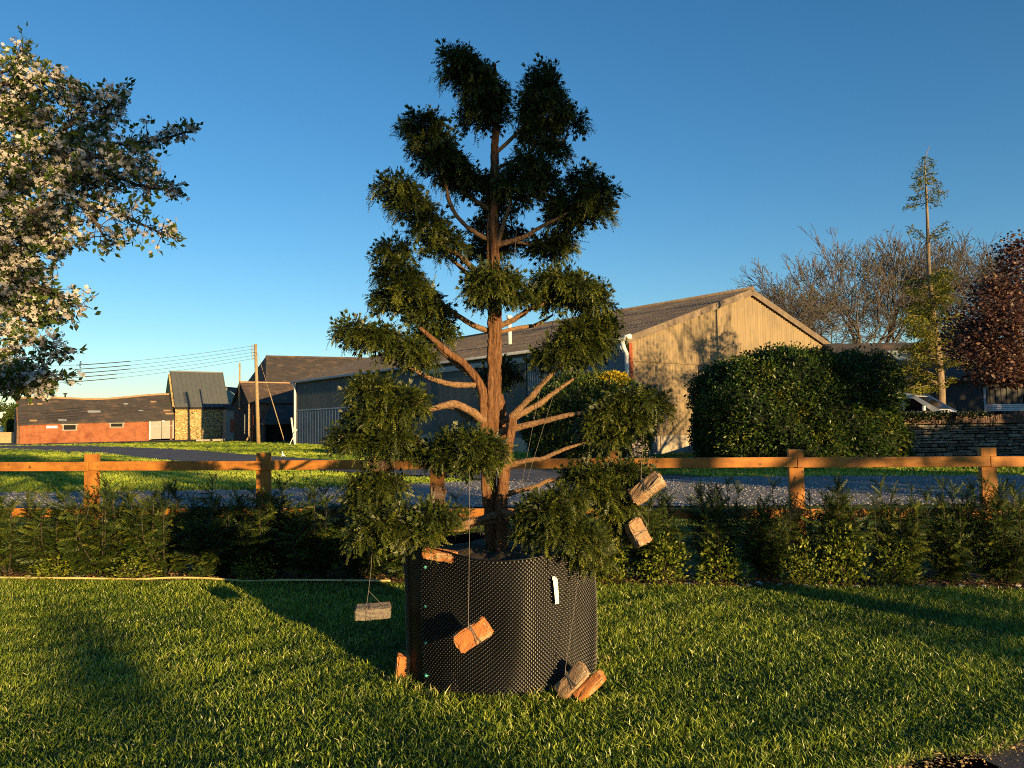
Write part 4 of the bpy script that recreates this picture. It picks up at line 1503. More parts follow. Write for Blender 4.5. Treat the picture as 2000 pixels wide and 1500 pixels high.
def corrugated(axis, s0, s1, z0, z1, off, pitch, amp, m, name, ztop=None, parent=None, sub=6):
    """vertical-ribbed sheet in the barn's frame; axis 'x' = gable, 'y' = long wall"""
    n = int((s1 - s0) / pitch * sub) + 2
    s = np.linspace(s0, s1, n)
    w = amp * np.cos(s / pitch * 2 * math.pi)
    rows = []
    for k in range(2):
        z = np.full(n, z0) if k == 0 else (np.full(n, z1) if ztop is None else np.minimum(z1, ztop(s)))
        if axis == 'x':
            rows.append(np.stack([s, -off - w, z], -1))
        else:
            rows.append(np.stack([-off - w, s, z], -1))
    V = np.concatenate(rows)
    i = np.arange(n - 1)
    Fq = np.stack([i, i + 1, i + n + 1, i + n], -1)
    return link(name, mk_mesh(name, V, [Fq], [m], smooth=True), parent or barn)


def gtop(s):
    return EAVE - .02 + (RIDGE - EAVE) * (1 - np.abs(s - BWID / 2) / (BWID / 2))


# inner solid so that no light leaks
zc = gz(np.array([C0[1] + BLEN * Lu[1]]))[0]
inn = MB()
pg = [(0.05, 0.05, -1), (BWID - .05, .05, -1), (BWID - .05, .05, EAVE - .1), (BWID / 2, .05, RIDGE - .12), (.05, .05, EAVE - .1)]
bk = [(x, BLEN - .05, z) for x, y, z in pg]
inn.add(pg + bk, [(0, 1, 2, 3, 4), (9, 8, 7, 6, 5)] + [(i, 5 + i, 5 + (i + 1) % 5, (i + 1) % 5) for i in range(5)])
inn.build('inner_wall', m_longwall, barn)
zs = at(1245, 706, 38.9)[2]                    # sheet lap on the gable
zpl = at(1290, 851, 39.8)[2]                   # plinth top
corrugated('x', .12, BWID - .05, zpl, zs + .06, .07, .25, .05, m_gable, 'gable_cladding_lower')
corrugated('x', .12, BWID - .05, zs, RIDGE, .14, .25, .05, m_gable, 'gable_cladding_upper', gtop)
MB().box((BWID / 2 + .05, .0, zpl / 2 - .3), (BWID - .1, .24, zpl + .6)).build('plinth', m_concrete, barn)
for k in range(1, 9):
    MB().box((k * 2.3, -.125, zpl / 2), (.03, .02, zpl - .02)).build('plinth_joint', m_dark, barn)
# long wall in bays
ybay = [0.05, BLEN * .19, BLEN * .42, BLEN * .66, BLEN - .05]
corrugated('y', ybay[0], ybay[1], -.2, EAVE, .05, .20, .024, m_rightwall, 'side_cladding')
corrugated('y', ybay[1], ybay[2], .9, EAVE - .1, .09, .10, .012, m_longwall, 'sliding_door')
corrugated('y', ybay[2], ybay[3], 1.0, EAVE, .05, .10, .012, m_longwall, 'side_cladding')
corrugated('y', ybay[3], ybay[4], 3.2, EAVE, .05, .10, .012, m_longwall, 'side_cladding')
MB().box((0.0, (ybay[1] + ybay[3]) / 2, .35), (.12, ybay[3] - ybay[1], 1.4)).build('side_plinth', m_concrete, barn)
yb = np.linspace(ybay[3], ybay[4], 8)
for k in range(7):
    corrugated('y', yb[k] + .03, yb[k + 1] - .03, 0, 3.18, .10, .55, .03, m_lowwall, 'door_panel')
MB().box((-.10, (ybay[3] + ybay[4]) / 2, 3.22), (.10, ybay[4] - ybay[3], .10)).build('lap_trim', m_gutter, barn)
MB().box((-.14, (ybay[1] + ybay[2]) / 2 + 1.5, EAVE - .55), (.16, ybay[2] - ybay[1] + 3, .34)).build('door_track', m_gutter, barn)
MB().box((-.14, ybay[1] * .5, EAVE - .30), (.10, ybay[1] - .4, .55)).build('fascia_board', m_gutter, barn)
# roof: two slopes of ribbed sheets in rows
OV = .35


def roof_sheet(side, f0, f1, lift):
    n = int((BLEN + 2 * OV) / .09)
    y = np.linspace(-OV, BLEN + OV, n)
    w = .03 * np.cos(y / .36 * 2 * math.pi)
    rows = []
    for f in (f0, f1):
        x = -.30 + (BWID / 2 + .30) * f
        z = EAVE + (RIDGE - EAVE) * (x / (BWID / 2))
        if side:
            x = BWID - x
        rows.append(np.stack([np.full(n, x), y, z + w + lift + .08], -1))
    V = np.concatenate(rows)
    i = np.arange(n - 1)
    return link('roof_sheet', mk_mesh('roof_sheet', V, [np.stack([i, i + 1, i + n + 1, i + n], -1)], [m_barnroof], smooth=True), barn)


for side in (0, 1):
    for k in range(4):
        roof_sheet(side, k / 4 - .008, (k + 1) / 4 + .004, .012 * k)
    # barge board along the gable edge
    q = [(-.32, -.30, EAVE - .35), (BWID / 2, -.30, RIDGE - .26), (BWID / 2, -.30, RIDGE + .12), (-.32, -.30, EAVE + .02)]
    if side:
        q = [(BWID - x, y, z) for x, y, z in q][::-1]
    MB().slab(q, .06 if not side else .06).build('barge_board', m_barnroof, barn)
MB().tube([(BWID / 2, -OV - .05, RIDGE + .10), (BWID / 2, BLEN + OV, RIDGE + .10)], .16, 10).build('ridge_cap', m_barnroof, barn, True)
MB().tube([(-.38, -.3, EAVE - .10), (-.38, BLEN + .3, EAVE - .12)], .10, 8).build('gutter', m_gutter, barn, True)
# downpipes and the rust-red corner
MB().tube([(-.36, -.1, EAVE - .12), (-.30, -.12, EAVE - .5), (-.12, -.15, EAVE - .8), (-.10, -.15, -.1)], .11, 8).build('downpipe', m_whitepaint, barn, True)
MB().tube([(-.3, -.2, EAVE - .02), (.0, -.35, EAVE + .05)], .14, 8).build('gutter_end', m_whitepaint, barn, True)
MB().tube([(-.36, BLEN - .2, EAVE - .12), (-.2, BLEN - .2, EAVE - .6), (-.2, BLEN - .2, 0)], .12, 8).build('downpipe', m_whitepaint, barn, True)
zr = at(1238, 752, 38.5)[2]
MB().box((.16, -.16, (EAVE - .25 + 1.0) / 2), (.24, .06, EAVE - 1.25)).build('corner_post', m_rust, barn)
# flue
pf_ = at(1026, 668, 50)
# position on the near slope: a quarter of the way up
fy = BLEN * .32
fx = BWID * .14
fzz = EAVE + (RIDGE - EAVE) * fx / (BWID / 2)
MB().tube([(fx, fy, fzz - .2), (fx, fy, fzz + 1.9)], .13, 10).tube([(fx, fy, fzz + 1.75), (fx, fy, fzz + 2.0)], .19, 10).build('flue', m_whitepaint, barn, True)


# ------------------------------------------------------------------ farm buildings on the left
def oriented(name, A, ang, label, cat='barn'):
    return thing(name, (A[0], A[1], 0), label, cat, rotz=ang)


DIRA = math.atan2(.575, .82)

# red brick cow shed
A = at(38, 868, 83)
B = at(341, 856, 92)
ang = math.atan2(B[1] - A[1], B[0] - A[0])
Lb = math.hypot(B[1] - A[1], B[0] - A[0])
rb = oriented('brick_cowshed', A, ang, 'long low red brick farm building with dark slate roof', 'farm building')
za, zb = A[2], B[2]
ea, eb = at(38, 829, 83)[2], at(341, 819, 92)[2]
ra, rc = at(40, 778, 86)[2], at(330, 771, 95)[2]
DB = 6.0
fd0 = (282 - 38) / (341 - 38) * Lb + .25        # doors start


def zlin(x, p, q):
    return p + (q - p) * x / Lb


wins = [(122, 150, 828, 841), (214, 241, 825, 835)]
# wall with recessed openings: strips
def wx(px):
    t = (px - 1000) / F
    d = np.array([math.cos(ang), math.sin(ang)])
    return (t * A[1] - A[0]) / (d[0] - t * d[1])


xs = [0]
for w in wins:
    xs += [wx(w[0]), wx(w[1])]
xs.append(fd0)
wl_ = MB()
for i in range(len(xs) - 1):
    x0, x1 = xs[i], xs[i + 1]
    if i % 2 == 0:
        wl_.slab([(x0, .3, zlin(x0, za, zb) - .5), (x1, .3, zlin(x1, za, zb) - .5), (x1, .3, zlin(x1, ea, eb)), (x0, .3, zlin(x0, ea, eb))], .3)
    else:
        w = wins[i // 2]
        d_ = A[1] + (x0 + x1) / 2 * math.sin(ang)
        zt, zl = at((w[0] + w[1]) / 2, w[2], d_)[2], at((w[0] + w[1]) / 2, w[3], d_)[2]
        wl_.slab([(x0, .3, zlin(x0, za, zb) - .5), (x1, .3, zlin(x1, za, zb) - .5), (x1, .3, zl), (x0, .3, zl)], .3)
        wo = MB().box(((x0 + x1) / 2, .22, (zl + zt) / 2), (x1 - x0 - .1, .05, zt - zl - .05)).build('window', m_dark, rb)
        fr_ = MB()
        fr_.box(((x0 + x1) / 2, .0, zt - .06), (x1 - x0 + .3, .12, .14)).box(((x0 + x1) / 2, .0, zl + .05), (x1 - x0 + .1, .12, .10))
        fr_.box((x0 + .06, .0, (zl + zt) / 2), (.12, .11, zt - zl - .2)).box((x1 - .06, .0, (zl + zt) / 2), (.12, .11, zt - zl - .2))
        fr_.build('window_frame', m_greydoor, wo)
wl_.build('front_wall', m_redbrick, rb)
MB().box((wx(101), -.02, at(101, 834, 85)[2]), (1.05, .05, .26)).build('white_sign', m_whitepaint, rb)
# doors
for k in range(2):
    x0 = fd0 + k * (Lb - fd0) / 2
    x1 = x0 + (Lb - fd0) / 2 - .06
    zt = zlin((x0 + x1) / 2, ea, eb) - .05
    zl = zlin((x0 + x1) / 2, za, zb)
    dr = MB().box(((x0 + x1) / 2, .06, (zl + zt) / 2), (x1 - x0, .06, zt - zl)).build('door', m_greydoor, rb)
    MB().box(((x0 + x1) / 2, .02, zl + (zt - zl) * .68), (x1 - x0 - .02, .03, .07)).build('door_rail', m_gutter, dr)
MB().box((fd0 + .05, .0, zlin(fd0, za, zb) + 1.1), (.12, .16, 2.3)).build('door_post', m_whitepaint, rb)
MB().box((Lb - 1.3, -.12, zlin(Lb, ea, eb) - .22), (.24, .2, .16)).build('wall_lamp', m_whitepaint, rb)
# gables, back and roof
gl = MB()
gl.slab([(-.02, .02, za - .5), (-.02, .02, ea), (-.02, DB / 2, ra - .12), (-.02, DB, ea), (-.02, DB, za - .5)], .25)
gl.slab([(Lb - .25, .02, zb - .5), (Lb - .25, .02, eb), (Lb - .25, DB / 2, rc - .12), (Lb - .25, DB, eb), (Lb - .25, DB, zb - .5)], .25)
gl.slab([(0, DB, za - .5), (Lb, DB, zb - .5), (Lb, DB, eb), (0, DB, ea)], .2)
gl.build('gable_wall', m_shedbrick, rb)
gd = MB()
for k in range(5):
    gd.box((-.08, .35 + k * .32, za + 1.1), (.05, .28, 2.15))
gd.box((-.13, 1.0, za + .6), (.04, 1.6, .12)).box((-.13, 1.0, za + 1.7), (.04, 1.6, .12))
gd.build('end_door', m_greydoor, rb)
# slightly sagging roof in strips
rf = MB()
NS = 12
def rz(x):
    t = x / Lb
    return ra + (rc - ra) * t + .10 * math.sin(t * 9) - .25 * math.sin(math.pi * t)
def ez(x):
    t = x / Lb
    return ea + (eb - ea) * t + .05 * math.sin(t * 7)
V, Fq = [], []
for i in range(NS + 1):
    x = -.15 + (Lb + .15) * i / NS
    for (y, z) in ((-.18, ez(x) - .02), (DB / 2, rz(x)), (DB + .18, ez(x) - .02), (DB + .18, ez(x) - .12), (DB / 2, rz(x) - .12), (-.18, ez(x) - .12)):
        V.append((x, y, z))
for i in range(NS):
    for j in range(6):
        a, b = i * 6 + j, i * 6 + (j + 1) % 6
        Fq.append((a, b, b + 6, a + 6))
Fq += [tuple(range(6))[::-1], tuple(NS * 6 + j for j in range(6))]
rf.add(V, Fq)
rf.build('roof', m_slate, rb)
MB().tube([(-.15 + (Lb + .1) * i / NS, DB / 2, rz(-.15 + (Lb + .1) * i / NS) + .02) for i in range(NS + 1)], .12, 8).build('ridge', m_ridge, rb)
vx = wx(132)
MB().tube([(vx, DB / 2, rz(vx)), (vx, DB / 2, rz(vx) + .45)], .09, 8).tube([(vx, DB / 2, rz(vx) + .45), (vx, DB / 2, rz(vx) + .6)], .2, 8).build('vent', m_blackboard, rb)
# flush of missing slates
for (px, fy_, w_, h_) in [(188, .45, 1.5, .35), (62, .75, .5, .25), (80, .75, .5, .2), (253, .72, .7, .2), (307, .72, .8, .25), (330, .35, .9, .2), (333, .22, 1.0, .25), (65, .12, .7, .25), (122, .1, .8, .3), (280, .4, .7, .12)]:
    x = wx(px)
    y = -.18 + (DB / 2 + .18) * fy_
    z = (ez(x) - .02) + (rz(x) - ez(x) + .02) * fy_
    an = math.atan2(rz(x) - ez(x) + .02, DB / 2 + .18)
    MB().box((x, y, z + .015), (w_, h_, .03), (an, 0, .05)).build('patched_slate', m_ridge if px > 300 or px < 100 else m_gutter, rb)

# stone barn with metal roof
A = at(341, 857, 92.8)
tw_ang = DIRA
LT = 6.15
DT = 5.4
st = oriented('stone_barn', A, tw_ang, 'small stone barn with steep dark standing-seam metal roof', 'barn')
zb_ = A[2] - .5
ze = at(341, 794, 92.8)[2]
zrg = at(322, 726, 94.8)[2]
b = MB()
b.box((LT / 2, DT / 2, (zb_ + ze) / 2), (LT - .1, DT - .1, ze - zb_))
b.slab([(.05, .05, ze), (.05, DT / 2, zrg - .25), (.05, DT - .05, ze)], .3)
b.slab([(LT - .35, .05, ze), (LT - .35, DT / 2, zrg - .25), (LT - .35, DT - .05, ze)], .3)
b.build('stone_wall', m_buffstone, st)
for s in (0, 1):
    q = [(-.05, -.25, ze - .12), (LT + .1, -.25, ze - .12), (LT + .1, DT / 2, zrg), (-.05, DT / 2, zrg)]
    if s:
        q = [(x, DT - y, z) for x, y, z in q][::-1]
    ro = MB().slab(q, .10).build('roof_slope', m_metalroof, st)
    sl = math.hypot(DT / 2 + .25, zrg - ze + .12)
    an = math.atan2(zrg - ze + .12, DT / 2 + .25)
    for k in range(12):
        x = .0 + k * (LT / 11)
        y = (DT / 2 - .25) / 2
        z = (ze - .12 + zrg) / 2
        nn = (0, -math.sin(an), math.cos(an))
        yy, zz_, rx_ = y + nn[1] * .12, z + nn[2] * .12, an
        if s:
            yy, rx_ = DT - yy, -an
        MB().box((x, yy, zz_), (.05, sl, .07), (rx_, 0, 0)).build('roof_seam', m_metalroof, ro)
MB().box((LT / 2, DT / 2, zrg + .06), (LT + .2, .35, .14)).build('ridge_cap', m_metalroof, st)
MB().tube([(-.1, -.33, ze - .22), (LT + .1, -.33, ze - .22)], .08, 8).build('gutter', m_blackboard, st)
MB().box((-.02, DT * .42, ze + 1.6), (.12, .35, 1.6)).build('slit_window', m_dark, st)
# verge strip between the two roofs
MB().slab([(-.10, -.3, ze - .3), (-.10, .1, ze - .3), (-.10, DT / 2 - .3, zrg - 1.6), (-.10, DT / 2 - .7, zrg - 1.6)], .06).build('verge_mortar', m_ridge, st)

# brick shed beside the barn
A = at(490, 862, 80)
LS, DS = 8.5, 6.0
sh = oriented('brick_shed', A, DIRA, 'dark gabled brick shed with brown slate roof behind the power pole', 'shed')
zb_ = A[2] - .4
ze = at(490, 786, 80)[2]
zrg = at(468, 749, 82.6)[2]
MB().box((LS / 2, DS / 2, (zb_ + ze) / 2), (LS, DS, ze - zb_)).build('brick_wall', m_shedbrick, sh)
gb = MB()
for k in range(15):
    y0, y1 = k * DS / 15, (k + 1) * DS / 15 - .03
    ym = (y0 + y1) / 2
    zt = ze + (zrg - ze) * (1 - abs(ym - DS / 2) / (DS / 2)) - .1
    MB().box((-.06, ym, (zb_ + zt) / 2), (.07, y1 - y0, zt - zb_)).build('board', m_blackboard, sh)
for s in (0, 1):
    q = [(-.35, -.25, ze - .15), (LS, -.25, ze - .15), (LS, DS / 2, zrg), (-.35, DS / 2, zrg)]
    if s:
        q = [(x, DS - y, z) for x, y, z in q][::-1]
    MB().slab(q, .14).build('roof_slope', m_slate2, sh)
MB().tube([(-.35, DS / 2, zrg + .1), (LS, DS / 2, zrg + .1)], .14, 8).build('ridge', m_ridge, sh)
MB().box((-.12, DS / 2 + .3, ze - .05), (.16, DS - .2, .25)).build('door_beam', m_blackboard, sh)
MB().box((-.13, DS * .3, zb_ + 2.2), (.08, .25, 2.0)).build('pale_door_gap', m_greydoor, sh)
MB().tube([(.15, -.14, ze - .2), (.15, -.14, zb_)], .09, 8).build('brick_pier_pipe', m_rust, sh)
MB().tube([(-.25, -.12, ze - .2), (-.25, -.12, zb_ + .9), (-.5, -.2, zb_ + .5)], .08, 8).build('downpipe', m_pole, sh)
MB().tube([(-.3, DS * .5 + .1, ze - .6), (-.3, DS * .5 + .1, zrg + 2.2)], .09, 8).build('upright_pole', m_pole, sh)
# lean-to
A2 = at(517, 863, 77)
ln = oriented('lean_to_store', A2, DIRA, 'black open-fronted lean-to with sloping slate roof at the barn corner', 'shed')
zl0 = A2[2] - .3
zlow_ = at(517, 829, 77)[2]
zhi_ = at(577, 791, 79)[2]
Lt = 4.6
MB().slab([(-.25, -.2, zlow_ - .05), (Lt, -.2, zlow_ - .05), (Lt, 2.6, zhi_), (1.6, 2.6, zhi_)], .12).build('roof', m_slate, ln)
MB().slab([(-.25, -.2, zlow_ - .05), (1.6, 2.6, zhi_), (.3, 2.6, zlow_ - .05)], .1).build('roof_hip', m_slate, ln)
lw = MB()
lw.slab([(0, 2.5, zl0), (Lt, 2.5, zl0), (Lt, 2.5, zhi_ - .2), (1.6, 2.5, zhi_ - .2), (0, 2.5, zlow_)], .1)
lw.slab([(0, 0, zl0), (0, 2.5, zl0), (0, 2.5, zlow_ - .1), (0, 0, zlow_ - .1)], .1)
lw.build('back_wall', m_blackboard, ln)
for x in (.05, Lt - .3):
    MB().box((x, 0.05, (zl0 + zlow_) / 2), (.16, .14, zlow_ - zl0)).build('post', m_blackboard, ln)

# hipped slate barn behind
A = at(522, 862, 96)
hb = oriented('slate_barn', A, R(35), 'big dark hipped slate barn roof rising behind the long barn', 'barn')
zeh = at(525, 748, 96)[2]
zrh = at(582, 694, 99.5)[2]
LH, DH = 26.0, 9.0
MB().box((LH / 2, DH / 2, zeh / 2), (LH, DH, zeh)).build('brick_wall', m_shedbrick, hb)
hr = MB()
hr.add([(-.3, -.3, zeh - .1), (LH, -.3, zeh - .1), (LH, DH + .3, zeh - .1), (-.3, DH + .3, zeh - .1), (1.2, DH / 2, zrh), (LH - 3, DH / 2, zrh + .4)],
       [(0, 1, 5, 4), (1, 2, 5), (2, 3, 4, 5), (3, 0, 4), (3, 2, 1, 0)])
hr.build('roof', m_slate, hb)
MB().tube([(1.2, DH / 2, zrh + .02), (LH - 3, DH / 2, zrh + .42)], .13, 8).build('ridge', m_slate2, hb)

# pale shed in the gap
A = at(436, 850, 112)
ps = oriented('pale_shed', A, R(-8), 'pale grey-green shed gable in the gap beside the stone barn', 'shed')
zz1 = at(436, 780, 112)[2]
zz2 = at(442, 757, 112)[2]
MB().slab([(-3, 0, 0), (6.5, 0, 0), (3.2, 0, zz1 - .6), (.4, 0, zz2), (-3, 0, zz1 - 1)], .2).build('gable_wall', m_paleshed, ps)
MB().slab([(.4, -.3, zz2 + .05), (3.6, -.3, zz1 - .55), (3.6, 7, zz1 - .55), (.4, 7, zz2 + .05)], .1).build('roof', m_slate2, ps)
# yard link wall with dark door panel between stone barn and shed
A = at(443, 855, 94)
yw = oriented('yard_outhouse', A, DIRA, 'low dark stone outhouse with brown door between stone barn and brick shed', 'outhouse')
zt = at(447, 800, 94)[2]
MB().box((1.2, .8, (A[2] - .4 + zt) / 2), (2.6, 1.5, zt - A[2] + .4)).build('stone_wall', m_stone, yw)
MB().box((.9, .02, A[2] + 1.5), (.95, .08, 1.6)).build('door_panel', m_rust, yw)
MB().slab([(-.1, -.2, zt), (2.6, -.2, zt), (2.6, 1.7, zt + .5), (-.1, 1.7, zt + .5)], .1).build('roof', m_blackboard, yw)
MB().box((-.9, -1.2, A[2] + .7), (.08, .08, 1.6)).build('gate_post', m_blackboard, yw)

# field wall and vehicle at the far left
A = at(-60, 870, 92)
B = at(28, 868, 90)
fw = thing('field_wall', (A[0], A[1], 0), 'sunlit pale stone wall running on from the end door of the cowshed', 'wall')
fw.rotation_euler = (0, 0, math.atan2(B[1] - A[1], B[0] - A[0]))
wlen = math.hypot(B[0] - A[0], B[1] - A[1])
MB().box((wlen / 2, .3, at(10, 851, 91)[2] - 1.3), (wlen, .6, 3.2)).build('stone_face', m_whitewash, fw)
MB().box((wlen / 2, .3, at(10, 851, 91)[2] + .35), (wlen + .04, .7, .12)).build('coping', m_whitewash, fw)

# concrete slabs in the yard
sA = at(425, 858, 88)
for i in range(5):
    q = at(400 + i * 14, 859 + (i % 2), 86 + i * .7)
    MB().box((0, 0, .10), (1.5, 1.1, .22), (0, 0, .3 * i)).build('concrete_slab', m_concrete, bevel=.02, loc=(q[0], q[1], gz(np.array([q[1]]))[0]),
        label='flat pale concrete slab lying in the yard before the stone barn', cat='slab', group='concrete slabs in the farmyard')

# ------------------------------------------------------------------ power pole and wires
PB = at(505, 863, 73)
pole = thing('power_pole', (PB[0], 73, PB[2] - .4), 'tall timber power pole before the brick shed', 'pole')
PT = at(499, 672, 73)
ph = PT[2] - PB[2] + .4
lean = (PT[0] - PB[0])
MB().tube([(0, 0, 0), (lean * .5, 0, ph * .5), (lean, 0, ph)], [.19, .165, .13], 12).build('shaft', m_pole, pole, True)
ins = []
for k in range(5):
    z = at(499, 676 + k * 6.2, 73)[2] - PB[2] + .4
    x = lean * z / ph
    MB().tube([(x - .05, -.05, z), (x - .30, -.1, z)], .035, 6).build('insulator_bracket', m_nail, pole)
    MB().tube([(x - .30, -.1, z - .10), (x - .30, -.1, z + .12)], [.07, .05], 8).build('insulator', m_greydoor, pole)
    ins.append(np.array([PB[0] + x - .30, 73 - .1, PB[2] - .4 + z]))
gt = at(503, 690, 73) - np.array([PB[0], 73, PB[2] - .4])
gb_ = at(556, 863, 72) - np.array([PB[0], 73, PB[2] - .4])
gm = gt + (gb_ - gt) * .45
MB().tube([gt, gm], .018, 5).tube([gm, gb_], .045, 6).build('guy_wire', m_pole, pole)
gi = gt + (gb_ - gt) * .2
MB().tube([gi, gi + (gb_ - gt) * .02], .08, 8).build('guy_insulator', m_dark, pole)
ends = [(-120, 712), (-120, 722), (-120, 731), (-120, 740), (-120, 750)]
for k in range(5):
    e0 = at(*ends[k], 60)
    s0 = ins[k]
    n = 24
    t = np.linspace(0, 1, n)[:, None]
    P = s0 + (e0 - s0) * t
    P[:, 2] -= 1.05 * 4 * (t[:, 0] * (1 - t[:, 0])) * (.55 + .3 * t[:, 0])
    wr = MB().tube(P - s0, .013, 5)
    wo = link('power_wire', None, loc=s0, label=['topmost', 'second', 'middle', 'fourth', 'lowest'][k] + ' overhead wire running from the power pole over the cowshed', cat='wire', group='overhead wires')
    wr.build('conductor', m_wire, wo)
    i0, i1 = 10 + (k > 2), 15
    MB().tube(P[i0:i1] - s0, .04, 6).build('sleeve', m_wire, wo)
# white leaning stakes by the barn corner
for (a, b, lab) in [((569, 816, 67.5), (576, 863, 67.5), 'white leaning stake by the far corner of the long barn'), ((580, 838, 67), (565, 863, 67), 'short slanting brace against the white stake by the barn')]:
    p, q = Vector(at(*b)), Vector(at(*a))
    MB().tube([Vector((0, 0, -.3)), q - p], .075 if lab[0] == 'w' else .035, 8).build('stake', m_whitepaint, loc=p, label=lab, cat='stake')
q = at(554, 892, 44)
g0 = gz(np.array([44.0]))[0]
mk = MB()
mk.add([(-.18, -.1, 0), (.32, -.08, 0), (.32, .12, 0), (-.18, .12, 0), (-.16, -.03, .36), (-.08, .02, .40), (-.02, 0, .16), (.2, .02, .07)],
       [(0, 1, 7, 6, 4), (1, 2, 7), (2, 3, 5, 6, 7), (3, 0, 4, 5), (4, 6, 5), (3, 2, 1, 0)])
mk.v = [(x * .55, y * .55, z * .8) for x, y, z in mk.v]
mk.build('marker_stone', m_whitepaint, loc=(q[0], 44, g0 - .02), label='small white pointed stone on the grass near the fence', cat='stone')

# ------------------------------------------------------------------ right hand side: wall, yard, van, shed
YW = 28.0
ZY = .72                                       # raised yard behind the wall
w0, w1 = at(1700, 900, YW)[0], at(2000, 900, YW)[0] + 14
wall = thing('drystone_wall', (w0, YW, 0), 'dry stone wall with ivy-covered top beside the clipped bush', 'wall')
wlen = w1 - w0
ztopw = at(1800, 812, YW)[2]
MB().box((wlen / 2, .34, ztopw / 2 - .15), (wlen, .5, ztopw + .25)).build('wall_core', m_bushcore, wall)
rs = random.Random(11)
SM = []
for sd in range(7):
    bm = bmesh.new()
    bmesh.ops.create_cube(bm, size=1)
    bmesh.ops.bevel(bm, geom=bm.edges[:], offset=.16, segments=1, affect='EDGES')
    r2 = random.Random(40 + sd)
    for v in bm.verts:
        v.co += Vector((r2.gauss(0, .05), r2.gauss(0, .07), r2.gauss(0, .06)))
    me = bpy.data.meshes.new('stone')
    bm.to_mesh(me)
    bm.free()
    me.materials.append((m_stone, m_stone_d, m_stone_l)[sd % 3])
    SM.append(me)
rest = MB()
z = .02
ncount = 0
while z < ztopw - .34:
    h = rs.uniform(.07, .15)
    x = rs.uniform(-.3, 0)
    while x < wlen:
        L = rs.uniform(.16, .58)
        c = (x + L / 2, .09 + rs.uniform(-.06, .045), z + h / 2 + rs.uniform(-.012, .012))
        vis = at(1740, 900, YW)[0] - w0 < x < at(2010, 900, YW)[0] - w0 and z > .25
        if vis and ncount < 295:
            o = link('stone', SM[rs.randrange(7)], wall, loc=c, rot=(rs.uniform(-.06, .06), rs.uniform(-.05, .05), rs.uniform(-.08, .08)))
            o.scale = (L - .025, .22, (h - .012) * rs.uniform(.8, 1.02))
            ncount += 1
        else:
            rest.box(c, (L - .03, .18, h - .016))
        x += L
    z += h
o = rest.build('stone_face', m_stone, wall)
o['kind'] = 'stuff'
# coping stones on edge at the right, ivy over the left
x = 0
m_cope = M('coping_stone', (.17, .11, .09), (.10, .07, .06), 9, .95, .8, 30, .03)
while x < wlen:
    L = rs.uniform(.07, .13)
    hh = rs.uniform(.26, .33)
    if x < at(2010, 900, YW)[0] - w0:
        MB().box((x + L / 2, .22, ztopw - .17 + hh / 2 - .13), (L - .008, .55, hh), (0, rs.uniform(-.08, .08), 0)).build('coping_stone', m_cope, wall, bevel=.015)
    x += L
n = 5200
xx = rng.random(n) ** 1.25 * (at(1940, 900, YW)[0] - w0)
den = np.clip(1.1 - xx / (at(1960, 900, YW)[0] - w0), .08, 1)
keepm = rng.random(n) < den + .12
xx = xx[keepm]
n = len(xx)
yy = rng.choice([-.06, .0], n) + rng.normal(0, .05, n)
zz3 = ztopw + .08 - np.abs(rng.normal(0, .19, n)) * np.clip(1.3 - xx / 5, .35, 1.3)
topm = rng.random(n) < .3
yy[topm] = rng.uniform(0, .5, topm.sum())
zz3[topm] = ztopw + .06 + rng.random(topm.sum()) * .08
p = np.stack([xx, yy, zz3], -1)
V, Fs, T = scatter(LEAF2_V, LEAF2_F, p, frames(rng.normal(size=(n, 3)) * .7 + [0, -.6, -.3]), rng.uniform(.06, .13, n), rng.random(n))
link('ivy', mk_mesh('ivy', V, Fs, [m_ivy], T), wall)

# raised yard
ry = MB().box((w0 + 20, YW + 16.3, ZY / 2 - .3), (44, 32, ZY + .6))
ry.build('raised_yard', m_tarmac, kind='structure')

# van
VY = 31.5
vroof = at(1778, 769, VY)[2]
vx1 = at(1834, 800, VY)[0]                     # front of the visible bonnet
van = thing('white_van', (vx1, VY, ZY), 'white van parked behind the dry stone wall beside the larch', 'van', rotz=R(-48))
H_ = vroof - ZY                                 # about 1.9 m
prof = [(-4.0, .35), (-4.05, 1.0), (-3.98, H_ - .18), (-3.8, H_), (-1.28, H_ + .02), (-1.0, H_ - .05), (-.06, 1.23 * H_ / 1.9), (.35, 1.05 * H_ / 1.9), (.62, .82), (.66, .45), (.6, .3)]
b = MB()
P1 = [(x, 0, z) for x, z in prof]
P2 = [(x, 1.75, z) for x, z in prof]
npf = len(prof)
b.add(P1 + P2, [tuple(range(npf)), tuple(range(npf, 2 * npf))[::-1]] + [(i, (i + 1) % npf, npf + (i + 1) % npf, npf + i) for i in range(npf)])
body = b.build('body', m_van, van, bevel=.06)
zb1 = 1.22 * H_ / 1.9
zt1 = H_ - .14
def side_pane(y):
    return [(-1.33, y, zb1), (-.30, y, zb1), (-.42, y, zb1 + .10), (-.98, y, zt1 - .03), (-1.30, y, zt1)]
MB().slab(side_pane(.02), .05).build('side_window', m_glass, van)
MB().slab(side_pane(1.73)[::-1], .05).build('side_window', m_glass, van)
ws = MB().slab([(-.93, .12, H_ - .115), (-.12, .12, 1.275 * H_ / 1.9), (-.12, 1.63, 1.275 * H_ / 1.9), (-.93, 1.63, H_ - .115)], .03)
ws.build('windscreen', m_glass, van)
mr = MB().box((-.52, -.16, zb1 + .10), (.10, .2, .2)).build('mirror', m_whitepaint, van, bevel=.03)
MB().tube([(-1.15, .8, H_), (-1.2, .8, H_ + .16)], .012, 6).build('aerial', m_nail, van)
MB().box((-.62, .012, .75), (1.4, .02, .04)).build('door_trim', m_gutter, van)
